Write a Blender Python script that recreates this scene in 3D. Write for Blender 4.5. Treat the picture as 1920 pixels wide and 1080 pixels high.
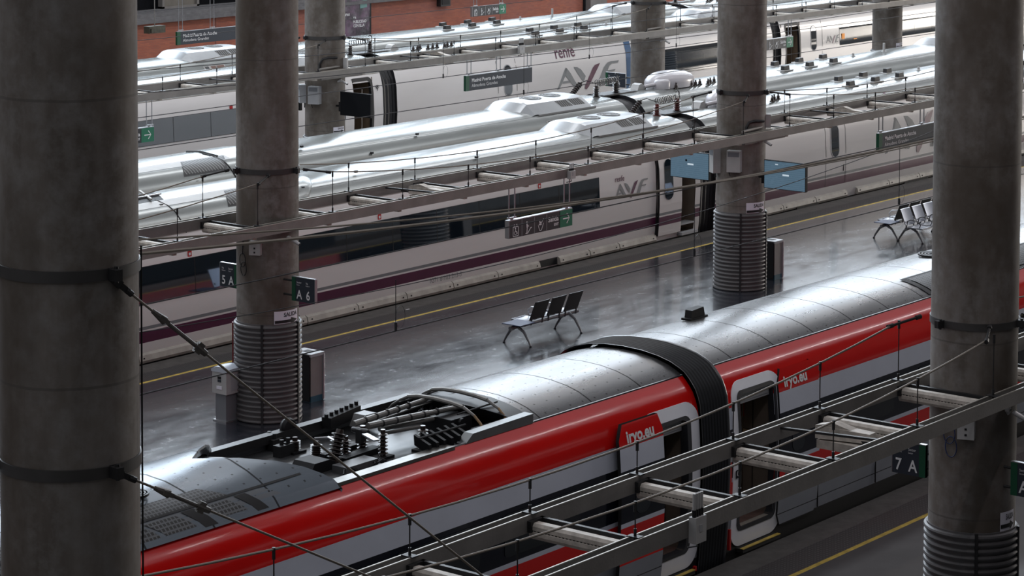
import bpy, math, random
from math import sin, cos, pi, radians, sqrt
from mathutils import Vector, Matrix
from mathutils.geometry import tessellate_polygon
random.seed(7)
for o in list(bpy.data.objects): bpy.data.objects.remove(o)
scn = bpy.context.scene
COL = scn.collection

# ---------------------------------------------------------------- camera
# X runs along the tracks, Y away from the camera, z = 0 is the platform surface
CAMH = 12.0
F, CX, CY = 4690.75, 960.0, -67.5
TH, PS, RO = .0667241, .6698134, .0037452
_f = Vector((cos(PS)*cos(TH), sin(PS)*cos(TH), -sin(TH)))
_r = Vector((sin(PS), -cos(PS), 0)); _u = _r.cross(_f)
RT = _r*cos(RO)+_u*sin(RO); UP = -_r*sin(RO)+_u*cos(RO); FW = _f
cam = bpy.data.cameras.new('camera'); camo = bpy.data.objects.new('camera', cam); COL.objects.link(camo)
m = Matrix((RT, UP, -FW)).transposed().to_4x4(); m.translation = Vector((0, 0, CAMH)); camo.matrix_world = m
cam.sensor_width = 36; cam.lens = F/1920*36
cam.shift_x = 0; cam.shift_y = -(540-CY)/1920
cam.clip_start = .5; cam.clip_end = 900
scn.camera = camo

# ---------------------------------------------------------------- colour management and light
scn.view_settings.view_transform = 'Standard'; scn.view_settings.look = 'None'
scn.view_settings.gamma = 1; scn.view_settings.use_curve_mapping = False
scn.view_settings.exposure = 0.0
W = bpy.data.worlds.new('world'); scn.world = W; W.use_nodes = True
nt = W.node_tree; nt.nodes.clear()
wo = nt.nodes.new('ShaderNodeOutputWorld'); bg = nt.nodes.new('ShaderNodeBackground')
tc = nt.nodes.new('ShaderNodeTexCoord'); sx = nt.nodes.new('ShaderNodeSeparateXYZ')
rp = nt.nodes.new('ShaderNodeValToRGB'); nt.links.new(tc.outputs['Generated'], sx.inputs[0])
mr = nt.nodes.new('ShaderNodeMapRange'); mr.inputs[1].default_value = -.2; mr.inputs[2].default_value = 1
nt.links.new(sx.outputs[2], mr.inputs[0]); nt.links.new(mr.outputs[0], rp.inputs[0])
rp.color_ramp.elements[0].color = (.10, .095, .092, 1); rp.color_ramp.elements[0].position = .12
rp.color_ramp.elements[1].color = (.31, .315, .335, 1); rp.color_ramp.elements[1].position = .5
nt.links.new(rp.outputs[0], bg.inputs[0]); bg.inputs[1].default_value = 1.25
nt.links.new(bg.outputs[0], wo.inputs[0])

def area(name, loc, target, sx, sy, power, col=(1, 1, 1)):
    l = bpy.data.lights.new(name, 'AREA'); l.shape = 'RECTANGLE'; l.size = sx; l.size_y = sy
    l.energy = power; l.color = col
    o = bpy.data.objects.new(name, l); COL.objects.link(o); o.location = loc
    d = Vector(target)-Vector(loc)
    z = -d.normalized(); x = Vector((1, 0, 0)); x = (x-z*x.dot(z)).normalized(); y = z.cross(x)
    mm = Matrix((x, y, z)).transposed().to_4x4(); mm.translation = Vector(loc); o.matrix_world = mm
    return o
# the tall glazed side of the hall beyond the tracks: bays of glass between dark mullions, two tiers
cool = (.76, .88, 1.0)
rl = random.Random(4)
x = 30.0
while x < 270:
    w = rl.uniform(7, 15)
    for z, h, k in ((18, 9, .9), (38, 22, 2.7), (66, 26, 3.6)):
        e = k*rl.uniform(.55, 1.25)
        area('hall_window_light', (x+w/2, 118, z), (x+w/2, 60, z-4), w, h, 8.5*e*w*h, cool)
    x += w+rl.uniform(2.5, 6)
# roof skylights running along the tracks
for y, e in ((35, .9), (50, 2.2), (64, 1.9)):
    for x0 in (20, 52, 84, 116):
        area('skylight_light', (x0+14, y, 24), (x0+14, y-2, 0), 26, 2.2, 900*e, (.95, .97, 1.0))
# open end of the hall, far along the tracks
area('hall_end_light', (215, -5, 16), (40, 16, 5), 50, 26, 60000, (1, .93, .85))
# lamp rows under the added near soffit
for x0 in (16, 34, 52):
    area('lamp_row_light', (x0+8, 12.5, 15.5), (x0+8, 18, 0), 15, .08, 190, (1, .9, .92))
# warm lamp rows over the near platform edge
for x0 in (24, 44, 64):
    area('lamp_row_light', (x0+8, 34, 17), (x0+8, 31, 0), 14, .3, 110, (1, .80, .66))

# ---------------------------------------------------------------- projection helper: a photo pixel on a real plane
def P(px, py, X=None, Y=None, Z=None):
    d = RT*((px-CX)/F) + UP*(-(py-CY)/F) + FW
    if X is not None: t = X/d.x
    elif Y is not None: t = Y/d.y
    else: t = (Z-CAMH)/d.z
    return Vector((0, 0, CAMH)) + d*t

# ---------------------------------------------------------------- materials
MATS = {}
class NB:
    def __init__(s, m): s.t = m.node_tree
    def n(s, ty, **k):
        q = s.t.nodes.new(ty)
        for a, b in k.items(): setattr(q, a, b)
        return q
    def l(s, a, b): s.t.links.new(a, b)
    def m(s, op, a, b=None, c=None):
        q = s.n('ShaderNodeMath', operation=op)
        for i, v in enumerate((a, b, c)):
            if v is None: continue
            if isinstance(v, (int, float)): q.inputs[i].default_value = v
            else: s.l(v, q.inputs[i])
        return q.outputs[0]
    def noise(s, vec, sc, det=4, rough=.55):
        q = s.n('ShaderNodeTexNoise'); q.inputs['Scale'].default_value = sc; q.inputs['Detail'].default_value = det
        q.inputs['Roughness'].default_value = rough
        if vec is not None: s.l(vec, q.inputs['Vector'])
        return q.outputs['Fac']
    def mapv(s, vec, scale):
        q = s.n('ShaderNodeMapping'); q.inputs['Scale'].default_value = scale; s.l(vec, q.inputs['Vector']); return q.outputs[0]
    def ramp(s, fac, stops):
        q = s.n('ShaderNodeValToRGB'); s.l(fac, q.inputs[0]); e = q.color_ramp.elements
        while len(e) < len(stops): e.new(.5)
        for i, (p, c) in enumerate(stops):
            e[i].position = p; e[i].color = (c, c, c, 1) if isinstance(c, (int, float)) else (*c, 1)
        return q.outputs[0]
    def mix(s, fac, a, b):
        q = s.n('ShaderNodeMix', data_type='RGBA')
        for i, v in ((0, fac), (6, a), (7, b)):
            if isinstance(v, (int, float)): q.inputs[i].default_value = v
            elif isinstance(v, tuple): q.inputs[i].default_value = (*v, 1)
            else: s.l(v, q.inputs[i])
        return q.outputs[2]
    def line(s, v, period, half, off=0.0):   # 1 on thin lines repeated along v
        a = s.m('FRACT', s.m('DIVIDE', s.m('ADD', v, off), period))
        d = s.m('ABSOLUTE', s.m('SUBTRACT', a, .5))
        return s.m('GREATER_THAN', d, .5-half/period)

def mat(name, col, rough=.5, metal=0., var=0., vs=3., bump=0., bs=20., coat=0., emit=None, es=1., spec=.5, stretch=(1, 1, 1), rvar=0.):
    if name in MATS: return MATS[name]
    m = bpy.data.materials.new(name); m.use_nodes = True; MATS[name] = m
    b = m.node_tree.nodes['Principled BSDF']; nb = NB(m)
    b.inputs['Base Color'].default_value = (*col, 1); b.inputs['Roughness'].default_value = rough
    b.inputs['Metallic'].default_value = metal; b.inputs['Coat Weight'].default_value = coat
    b.inputs['Coat Roughness'].default_value = .06; b.inputs['Specular IOR Level'].default_value = spec
    if emit: b.inputs['Emission Color'].default_value = (*emit, 1); b.inputs['Emission Strength'].default_value = es
    co = nb.n('ShaderNodeTexCoord').outputs['Object']
    if stretch != (1, 1, 1): co = nb.mapv(co, stretch)
    if var:
        f = nb.noise(co, vs)
        f2 = nb.ramp(f, [(.3, 0.), (.7, 1.)])
        nb.l(nb.mix(f2, tuple(c*(1-var) for c in col), tuple(min(1, c*(1+var)) for c in col)), b.inputs['Base Color'])
    if rvar:
        f = nb.noise(co, vs*.7)
        nb.l(nb.m('ADD', nb.m('MULTIPLY', nb.m('SUBTRACT', f, .5), rvar*2), rough), b.inputs['Roughness'])
    if bump:
        bn = nb.n('ShaderNodeBump'); bn.inputs['Strength'].default_value = bump; bn.inputs['Distance'].default_value = .02
        nb.l(nb.noise(co, bs, 3), bn.inputs['Height']); nb.l(bn.outputs[0], b.inputs['Normal'])
    return m

M = dict(
 steel=mat('channel_steel', (.22, .21, .20), .5, .2, .15, 2, .1, 30),
 dsteel=mat('dark_steel', (.035, .035, .037), .5, .5, .2, 4, .1, 40),
 rung=mat('dusty_white_tube', (.50, .46, .41), .6, 0, .25, 9),
 cable=mat('wire_rope', (.20, .175, .145), .55, .3, .1, 5),
 wire=mat('contact_wire', (.05, .05, .055), .5, .6, .1, 5),
 black=mat('matt_black', (.009, .009, .011), .6, 0, .2, 3, spec=.3),
 rubber=mat('black_rubber', (.032, .034, .040), .32, 0, .2, 3),
 white=mat('painted_white', (.62, .62, .62), .45, 0, .05, 2),
 plast=mat('grey_white_plastic', (.42, .42, .42), .5, 0, .08, 3),
 lgrey=mat('light_grey_paint', (.34, .35, .37), .45, 0, .06, 3),
 signd=mat('sign_charcoal', (.020, .028, .042), .5, 0, .05, 2),
 signg=mat('sign_green', (.005, .16, .085), .4, 0, .05, 2),
 signw=mat('sign_white', (.75, .76, .78), .5, 0, .03, 2),
 signgd=mat('sign_dark_green', (.004, .075, .035), .45, 0, .05, 2),
 alu=mat('brushed_aluminium', (.42, .43, .45), .35, .8, .06, 3),
 paper=mat('placard_paper', (.78, .77, .86), .7, 0, .03, 2),
 ink=mat('black_ink', (.01, .01, .012), .6),
 yellow=mat('yellow_paint', (.50, .36, .06), .55, 0, .3, 6),
 avew=mat('train_white_paint', (.73, .705, .70), .28, 0, .05, .8, .006, 1, .3, stretch=(.3, 1, 1.6)),
 aveg=mat('train_grey_stripe', (.20, .21, .225), .35, 0, .05, 2),
 avep=mat('train_purple_stripe', (.085, .012, .050), .35, 0, .08, 2),
 avelog=mat('logo_grey', (.23, .24, .25), .4, 0, .04, 2),
 sill=mat('sill_beige_grey', (.34, .32, .29), .5, 0, .2, 3),
 glass=mat('dark_train_glass', (.006, .012, .019), .03, 0, 0, coat=.4),
 gap=mat('gangway_rubber', (.010, .010, .012), .5, 0, .15, 3),
 under=mat('underframe_black', (.006, .006, .007), .8, 0, .2, 3),
 red=mat('red_train_paint', (.68, .008, .007), .17, 0, .06, 1.2, .30, 1.5, .5, stretch=(.6, 1.8, 1.8)),
 silver=mat('silver_blue_paint', (.58, .62, .72), .36, 0., .05, 1.5),
 navy=mat('navy_black_band', (.007, .009, .016), .12, 0, .1, 2, coat=.3),
 lowgrey=mat('lower_grey_paint', (.25, .27, .31), .4, 0, .1, 1.5),
 dframe=mat('door_frame_pale', (.86, .88, .95), .35, 0, .04, 2),
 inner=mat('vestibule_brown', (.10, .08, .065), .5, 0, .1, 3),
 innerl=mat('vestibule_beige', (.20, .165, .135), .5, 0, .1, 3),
 chrome=mat('chrome_rail', (.6, .56, .5), .2, 1.0),
 ins=mat('insulator_brown', (.025, .016, .014), .3, 0, .2, 5, coat=.3),
 insr=mat('insulator_red', (.11, .022, .018), .35, 0, .2, 5, coat=.3),
 tube=mat('pantograph_tube', (.22, .215, .205), .42, .5, .15, 5),
 dome=mat('dome_pale', (.42, .405, .43), .35, 0, .08, 2, coat=.3),
 amber=mat('amber_display', (.02, .01, 0), .5, emit=(1, .38, .05), es=1.2),
 lampw=mat('vestibule_lamp', (.5, .4, .3), .5, emit=(1, .7, .42), es=2.2),
 orange=mat('orange_lamp', (.4, .15, .02), .5, emit=(1, .38, .08), es=.5),
 blue=mat('blue_panel', (.012, .085, .21), .4, 0, .08, 3),
 redp=mat('red_plate', (.45, .01, .012), .45, 0, .05, 3),
 fish=mat('seat_black', (.006, .0065, .008), .6, 0, .1, 3),
 seatg=mat('seat_sheen', (.50, .52, .56), .25, .5, .1, 4),
 tray=mat('table_blue', (.022, .034, .085), .55, 0., .2, 5),
 teal=mat('bin_teal_base', (.01, .07, .11), .4),
 binp=mat('bin_panel', (.24, .225, .22), .35, .2, .08, 3),
 ballast=mat('trackbed_dark', (.022, .020, .018), .9, 0, .5, 12, .6, 25),
 rail=mat('rail_steel', (.09, .07, .055), .4, .7, .2, 8),
 ledge=mat('ledge_concrete', (.12, .118, .125), .7, 0, .25, 3),
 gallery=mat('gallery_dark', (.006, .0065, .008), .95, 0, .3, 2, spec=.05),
 panelb=mat('gallery_beige', (.12, .108, .092), .6, 0, .2, 2),
 pil=mat('pilaster_grey', (.16, .15, .145), .7, 0, .2, 1.5, stretch=(1, 1, .3)),
 cord=mat('blue_cord', (.015, .03, .10), .5),
 grit=mat('worn_beam', (.24, .215, .19), .7, 0, .3, 10, .3, 30),
)

def concrete():
    m = bpy.data.materials.new('column_concrete'); m.use_nodes = True; nb = NB(m)
    b = m.node_tree.nodes['Principled BSDF']; co = nb.n('ShaderNodeTexCoord').outputs['Object']
    oi = nb.n('ShaderNodeObjectInfo').outputs['Random']
    va = nb.n('ShaderNodeVectorMath', operation='ADD'); nb.l(co, va.inputs[0])
    cb = nb.n('ShaderNodeCombineXYZ'); nb.l(nb.m('MULTIPLY', oi, 37.), cb.inputs[0]); nb.l(cb.outputs[0], va.inputs[1])
    v = va.outputs[0]
    n1 = nb.noise(nb.mapv(v, (2.2, 2.2, .28)), 1.3, 6, .6)
    n2 = nb.noise(v, 5.5, 8, .65)
    n3 = nb.noise(nb.mapv(v, (1, 1, .6)), .9, 4)
    base = nb.mix(nb.ramp(n1, [(.32, 0.), (.68, 1.)]), (.100, .084, .071), (.205, .183, .165))
    base = nb.mix(nb.m('MULTIPLY', nb.ramp(n2, [(.42, 0.), (.70, 1.)]), .75), base, (.24, .232, .225))
    base = nb.mix(nb.m('MULTIPLY', nb.ramp(n3, [(.44, 0.), (.60, 1.)]), .75), base, (.072, .056, .042))
    s = nb.n('ShaderNodeSeparateXYZ'); nb.l(co, s.inputs[0])
    wob = nb.m('MULTIPLY', nb.noise(co, 3), .02)
    hl = nb.line(nb.m('ADD', s.outputs[2], wob), 2.45, .012, .35)
    an = nb.m('ARCTAN2', s.outputs[1], s.outputs[0])
    vl = nb.m('LESS_THAN', nb.m('ABSOLUTE', nb.m('ADD', an, 1.02)), .008)
    base = nb.mix(nb.m('MULTIPLY', nb.m('MAXIMUM', hl, vl), .45), base, (.06, .055, .05))
    nb.l(base, b.inputs['Base Color']); b.inputs['Roughness'].default_value = .62
    bn = nb.n('ShaderNodeBump'); bn.inputs['Strength'].default_value = .25; bn.inputs['Distance'].default_value = .01
    nb.l(n2, bn.inputs['Height']); nb.l(bn.outputs[0], b.inputs['Normal'])
    return m
M['conc'] = concrete()
M['glass'].node_tree.nodes['Principled BSDF'].inputs['IOR'].default_value = 2.1

def plat_floor():
    m = bpy.data.materials.new('polished_dark_floor'); m.use_nodes = True; nb = NB(m)
    b = m.node_tree.nodes['Principled BSDF']; g = nb.n('ShaderNodeNewGeometry').outputs['Position']
    n1 = nb.noise(g, .6, 5); n2 = nb.noise(g, 4.5, 7, .7); n3 = nb.noise(nb.mapv(g, (.5, 1.2, 1)), 1.6, 5, .65)
    c = nb.mix(nb.ramp(n1, [(.35, 0.), (.65, 1.)]), (.010, .012, .018), (.019, .021, .029))
    nb.l(c, b.inputs['Base Color'])
    r = nb.m('ADD', nb.m('MULTIPLY', nb.ramp(n3, [(.3, 0.), (.7, 1.)]), .14), .15)
    nb.l(nb.m('ADD', r, nb.m('MULTIPLY', nb.ramp(n2, [(.55, 0.), (.75, 1.)]), .12)), b.inputs['Roughness'])
    bn = nb.n('ShaderNodeBump'); b.inputs['Coat Weight'].default_value = .5; b.inputs['Coat Roughness'].default_value = .09; b.inputs['Coat IOR'].default_value = 1.5
    bn.inputs['Strength'].default_value = .05; bn.inputs['Distance'].default_value = .01
    nb.l(nb.noise(nb.mapv(g, (.6, 1, 1)), 1.1, 1), bn.inputs['Height']); nb.l(bn.outputs[0], b.inputs['Normal'])
    b.inputs['IOR'].default_value = 1.85
    return m
M['pfloor'] = plat_floor()

def tactile():
    m = bpy.data.materials.new('tactile_paving'); m.use_nodes = True; nb = NB(m)
    b = m.node_tree.nodes['Principled BSDF']; g = nb.n('ShaderNodeNewGeometry').outputs['Position']
    s = nb.n('ShaderNodeSeparateXYZ'); nb.l(g, s.inputs[0])
    lx = nb.line(s.outputs[0], .09, .022); ly = nb.line(s.outputs[1], .055, .014)
    d = nb.m('MAXIMUM', lx, ly)
    stain = nb.ramp(nb.noise(g, .35, 3), [(.5, 0.), (.56, 1.)])
    c0 = nb.mix(d, (.075, .072, .074), (.030, .029, .030))
    nb.l(nb.mix(nb.m('MULTIPLY', stain, .4), c0, (.05, .035, .035)), b.inputs['Base Color'])
    b.inputs['Roughness'].default_value = .6
    bn = nb.n('ShaderNodeBump'); bn.inputs['Strength'].default_value = .5; bn.inputs['Distance'].default_value = .01; bn.invert = True
    nb.l(d, bn.inputs['Height']); nb.l(bn.outputs[0], b.inputs['Normal'])
    return m
M['tact'] = tactile()
M['edge'] = mat('platform_edge_concrete', (.075, .071, .068), .62, 0, .25, 4, .15, 25)

def brick():
    m = bpy.data.materials.new('red_brickwork'); m.use_nodes = True; nb = NB(m)
    b = m.node_tree.nodes['Principled BSDF']; g = nb.n('ShaderNodeNewGeometry').outputs['Position']
    s = nb.n('ShaderNodeSeparateXYZ'); nb.l(g, s.inputs[0]); cb = nb.n('ShaderNodeCombineXYZ')
    nb.l(s.outputs[0], cb.inputs[0]); nb.l(s.outputs[2], cb.inputs[1])
    br = nb.n('ShaderNodeTexBrick'); nb.l(cb.outputs[0], br.inputs['Vector'])
    br.inputs['Scale'].default_value = 1; br.inputs['Brick Width'].default_value = .25; br.inputs['Row Height'].default_value = .065
    br.inputs['Mortar Size'].default_value = .006
    br.inputs['Color1'].default_value = (.40, .115, .065, 1); br.inputs['Color2'].default_value = (.30, .085, .055, 1)
    br.inputs['Mortar'].default_value = (.20, .10, .075, 1)
    n = nb.ramp(nb.noise(nb.mapv(g, (.25, 1, .6)), 1.0, 5), [(.45, 0.), (.7, 1.)])
    n2 = nb.ramp(nb.noise(nb.mapv(g, (.5, 1, 6)), 1.5, 5), [(.4, 0.), (.7, 1.)])
    c = nb.mix(nb.m('MULTIPLY', n, .45), br.outputs[0], (.20, .105, .11))
    c = nb.mix(nb.m('MULTIPLY', n2, .3), c, (.42, .16, .10))
    j = nb.line(s.outputs[0], 9.3, .03, 2.2)
    c = nb.mix(nb.m('MULTIPLY', j, .6), c, (.07, .03, .025))
    nb.l(c, b.inputs['Base Color']); b.inputs['Roughness'].default_value = .8
    return m
M['brick'] = brick()

def panelled_roof(name, col, metal, rough, period, off, rivet, bump, bsc, coat=0., stretch=(.5, 1.2, 1.2), lwidth=.010):
    m = bpy.data.materials.new(name); m.use_nodes = True; nb = NB(m)
    b = m.node_tree.nodes['Principled BSDF']; g = nb.n('ShaderNodeNewGeometry').outputs['Position']
    s = nb.n('ShaderNodeSeparateXYZ'); nb.l(g, s.inputs[0])
    ln = nb.line(s.outputs[0], period, lwidth, off)
    c = nb.mix(nb.ramp(nb.noise(nb.mapv(g, (.5, 2, 2)), 1.2, 5), [(.35, 0.), (.7, 1.)]), tuple(a*.85 for a in col), col)
    c = nb.mix(nb.m('MULTIPLY', ln, .85), c, (.02, .02, .02))
    if rivet:
        rx = nb.line(s.outputs[0], .30, .017, .1); ry = nb.line(s.outputs[1], .21, .013)
        c = nb.mix(nb.m('MULTIPLY', nb.m('MULTIPLY', rx, ry), .75), c, (.03, .03, .03))
    mk = nb.m('MULTIPLY', ln, .95)
    if rivet: mk = nb.m('MAXIMUM', mk, nb.m('MULTIPLY', nb.m('MULTIPLY', rx, ry), .8))
    inv = nb.m('SUBTRACT', 1., mk); nb.l(nb.m('MULTIPLY', inv, metal), b.inputs['Metallic']); nb.l(nb.m('MULTIPLY', inv, .5), b.inputs['Specular IOR Level'])
    nb.l(c, b.inputs['Base Color'])
    nb.l(nb.m('ADD', nb.m('MULTIPLY', nb.noise(nb.mapv(g, (.4, 1.5, 1)), 2, 4), .12), rough-.06), b.inputs['Roughness'])
    b.inputs['Coat Weight'].default_value = coat
    bn = nb.n('ShaderNodeBump'); bn.inputs['Strength'].default_value = bump; bn.inputs['Distance'].default_value = .05
    nb.l(nb.noise(nb.mapv(g, stretch), bsc, 1), bn.inputs['Height']); nb.l(bn.outputs[0], b.inputs['Normal'])
    return m
M['rroof'] = panelled_roof('riveted_grey_roof', (.13, .13, .135), .65, .28, 1.25, .55, True, .14, .8, lwidth=.016)
M['hood'] = panelled_roof('riveted_blue_grey_hood', (.125, .148, .175), .65, .28, 1.15, .35, True, .16, 1.0, lwidth=.016)
M['aroof'] = panelled_roof('pale_train_roof', (.24, .255, .25), .45, .24, 400., 0, False, .05, .6, .1, (.10, .9, .9))
M['aroofb'] = mat('roof_box_pale', (.33, .345, .36), .32, .3, .06, 2, .08, 3, .2)

def grille(name, bar, hole, px, py, ax=(0, 1), hw=.5):
    m = bpy.data.materials.new(name); m.use_nodes = True; nb = NB(m)
    b = m.node_tree.nodes['Principled BSDF']; g = nb.n('ShaderNodeNewGeometry').outputs['Position']
    s = nb.n('ShaderNodeSeparateXYZ'); nb.l(g, s.inputs[0])
    a = nb.line(s.outputs[ax[0]], px, px*hw/2)
    if py: a = nb.m('MAXIMUM', a, nb.line(s.outputs[ax[1]], py, py*hw/2))
    nb.l(nb.mix(a, hole, bar), b.inputs['Base Color']); b.inputs['Roughness'].default_value = .5
    return m
M['grid'] = grille('square_mesh_grille', (.10, .108, .118), (.004, .004, .005), .062, .05, (0, 1), .32)
M['louv'] = grille('slatted_grille', (.20, .20, .20), (.006, .006, .006), .095, None, (0, 1), .22)
M['louvb'] = grille('copper_grille', (.16, .15, .14), (.10, .045, .03), .5, None, (0, 1), .1)
M['fan'] = mat('fan_grille', (.12, .115, .11), .5, .3, .2, 20)
def screen():
    m = bpy.data.materials.new('pale_blue_screen'); m.use_nodes = True; nb = NB(m)
    b = m.node_tree.nodes['Principled BSDF']; co = nb.n('ShaderNodeTexCoord').outputs['Object']
    s = nb.n('ShaderNodeSeparateXYZ'); nb.l(co, s.inputs[0])
    r = nb.line(s.outputs[2], .05, .011); k = nb.ramp(nb.noise(nb.mapv(co, (1, 7, 20)), 1.0, 2), [(.40, 0.), (.46, 1.)])
    c = nb.mix(nb.m('MULTIPLY', nb.m('MULTIPLY', r, k), .35), (.085, .145, .20), (.04, .08, .115))
    nb.l(c, b.inputs['Emission Color']); b.inputs['Emission Strength'].default_value = .85
    b.inputs['Base Color'].default_value = (.03, .05, .07, 1); b.inputs['Roughness'].default_value = .2
    return m
M['screen'] = screen()

# ---------------------------------------------------------------- mesh builder
class MB:
    def __init__(s): s.v = []; s.f = []; s.m = []
    def poly(s, pts, m=0):
        n = len(s.v); s.v += [Vector(p) for p in pts]; s.f.append(tuple(range(n, n+len(pts)))); s.m.append(m)
    def ngon(s, pts, m=0):      # concave allowed
        n = len(s.v); pts = [Vector(p) for p in pts]; s.v += pts
        for t in tessellate_polygon([pts]): s.f.append(tuple(n+i for i in t)); s.m.append(m)
    def grid(s, rows, m=0, close=False):
        n = len(s.v); R = len(rows); Cn = len(rows[0])
        for r in rows: s.v += [Vector(p) for p in r]
        for i in range(R-1):
            for j in range(Cn if close else Cn-1):
                k = (j+1) % Cn
                s.f.append((n+i*Cn+j, n+i*Cn+k, n+(i+1)*Cn+k, n+(i+1)*Cn+j)); s.m.append(m if isinstance(m, int) else m(i, j))
    def box(s, x0, x1, y0, y1, z0, z1, m=0):
        s.obox((x0, y0, z0), (x1-x0, 0, 0), (0, y1-y0, 0), (0, 0, z1-z0), m)
    def obox(s, o, a, b, c, m=0):
        o, a, b, c = map(Vector, (o, a, b, c)); n = len(s.v)
        s.v += [o, o+a, o+a+b, o+b, o+c, o+a+c, o+a+b+c, o+b+c]
        for q in ((0, 3, 2, 1), (4, 5, 6, 7), (0, 1, 5, 4), (1, 2, 6, 5), (2, 3, 7, 6), (3, 0, 4, 7)):
            s.f.append(tuple(n+i for i in q)); s.m.append(m)
    def beam(s, a, b, w, h, m=0, up=(0, 0, 1)):
        a, b = Vector(a), Vector(b); d = (b-a).normalized(); u = Vector(up); sd = d.cross(u)
        if sd.length < 1e-4: sd = Vector((1, 0, 0))
        sd.normalize(); uu = sd.cross(d)
        s.obox(a-sd*w/2-uu*h/2, b-a, sd*w, uu*h, m)
    def tube(s, pts, r, n=8, m=0, cap=True):
        pts = [Vector(p) for p in pts]; rr = r if isinstance(r, (list, tuple)) else [r]*len(pts)
        rows = []; prev = None
        for i, p in enumerate(pts):
            d = (pts[min(i+1, len(pts)-1)]-pts[max(i-1, 0)]).normalized()
            if prev is None:
                x = d.orthogonal().normalized()
            else: x = (prev-d*prev.dot(d)).normalized()
            prev = x; y = d.cross(x)
            rows.append([p+(x*cos(2*pi*k/n)+y*sin(2*pi*k/n))*rr[i] for k in range(n)])
        s.grid(rows, m, True)
        if cap:
            s.poly(list(reversed(rows[0])), m); s.poly(rows[-1], m)
    def lathe(s, c, prof, n=24, m=0, axis=(0, 0, 1), cap=True):
        c = Vector(c); ax = Vector(axis).normalized(); x = ax.orthogonal().normalized(); y = ax.cross(x)
        rows = [[c+ax*z+(x*cos(2*pi*k/n)+y*sin(2*pi*k/n))*r for k in range(n)] for r, z in prof]
        s.grid(rows, m, True)
        if cap: s.poly(list(reversed(rows[0])), m); s.poly(rows[-1], m)
    def prism(s, pts, d, m=0):
        d = Vector(d); pts = [Vector(p) for p in pts]; s.ngon(pts, m); s.ngon([p+d for p in pts], m)
        for i in range(len(pts)):
            a, b = pts[i], pts[(i+1) % len(pts)]; s.poly([a, b, b+d, a+d], m)

def link(name, mb, mats, root=None, origin=None, smooth=35, label=None):
    if not isinstance(mats, (list, tuple)): mats = [mats]
    me = bpy.data.meshes.new(name)
    o0 = Vector(origin) if origin is not None else Vector((0, 0, 0))
    me.from_pydata([tuple(v-o0) for v in mb.v], [], mb.f); me.update()
    for x in mats: me.materials.append(M[x] if isinstance(x, str) else x)
    for p, k in zip(me.polygons, mb.m): p.material_index = k
    import bmesh
    b = bmesh.new(); b.from_mesh(me); bmesh.ops.remove_doubles(b, verts=b.verts, dist=1e-5)
    bmesh.ops.recalc_face_normals(b, faces=b.faces); b.to_mesh(me); b.free()
    if smooth:
        for p in me.polygons: p.use_smooth = True
        me.set_sharp_from_angle(angle=radians(smooth))
    o = bpy.data.objects.new(name, me); COL.objects.link(o)
    if root is not None: o.parent = root
    if label: o['label'] = label
    return o
def thing(name, label, cat, loc, group=None):
    o = bpy.data.objects.new(name, None); COL.objects.link(o); o.location = loc; o.empty_display_size = .2
    o['label'] = label; o['category'] = cat
    if group: o['group'] = group
    return o
def wloc(o):
    v = Vector(o.location)
    while o.parent: o = o.parent; v += Vector(o.location)
    return v
def part(name, mb, mats, root, smooth=35, label=None):
    return link(name, mb, mats, root, wloc(root), smooth, label)
def solo(name, mb, mats, label, cat, loc, group=None, smooth=35):
    o = link(name, mb, mats, None, loc, smooth); o.location = loc; o['label'] = label; o['category'] = cat
    if group: o['group'] = group
    return o
def struct(name, mb, mats, smooth=0):
    o = link(name, mb, mats, None, None, smooth); o['kind'] = 'structure'; return o
def copy_tree(o, loc, label=None, group=None, parent=None):
    c = o.copy(); COL.objects.link(c)
    if parent: c.parent = parent
    else:
        c.location = loc
        if label: c['label'] = label
        if group: c['group'] = group
    for ch in list(o.children): copy_tree(ch, None, None, None, c)
    return c

def text_mb(body, size, origin, xd, yd, mb=None, align='LEFT', bold=0., m=0, nrm=None, depth=0, sx=1.0):
    cu = bpy.data.curves.new('t', 'FONT'); cu.body = body; cu.size = size; cu.offset = bold; cu.align_x = align; cu.resolution_u = 3
    o = bpy.data.objects.new('t', cu); COL.objects.link(o); bpy.context.view_layer.update()
    me = o.evaluated_get(bpy.context.evaluated_depsgraph_get()).to_mesh()
    mb = mb or MB(); n = len(mb.v); xd, yd, og = Vector(xd), Vector(yd), Vector(origin)
    for v in me.vertices: mb.v.append(og+xd*v.co.x*sx+yd*v.co.y)
    for p in me.polygons: mb.f.append(tuple(n+i for i in p.vertices)); mb.m.append(m)
    o.evaluated_get(bpy.context.evaluated_depsgraph_get()).to_mesh_clear()
    bpy.data.objects.remove(o); bpy.data.curves.remove(cu)
    return mb
XD, ZD = (1, 0, 0), (0, 0, 1)

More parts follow.
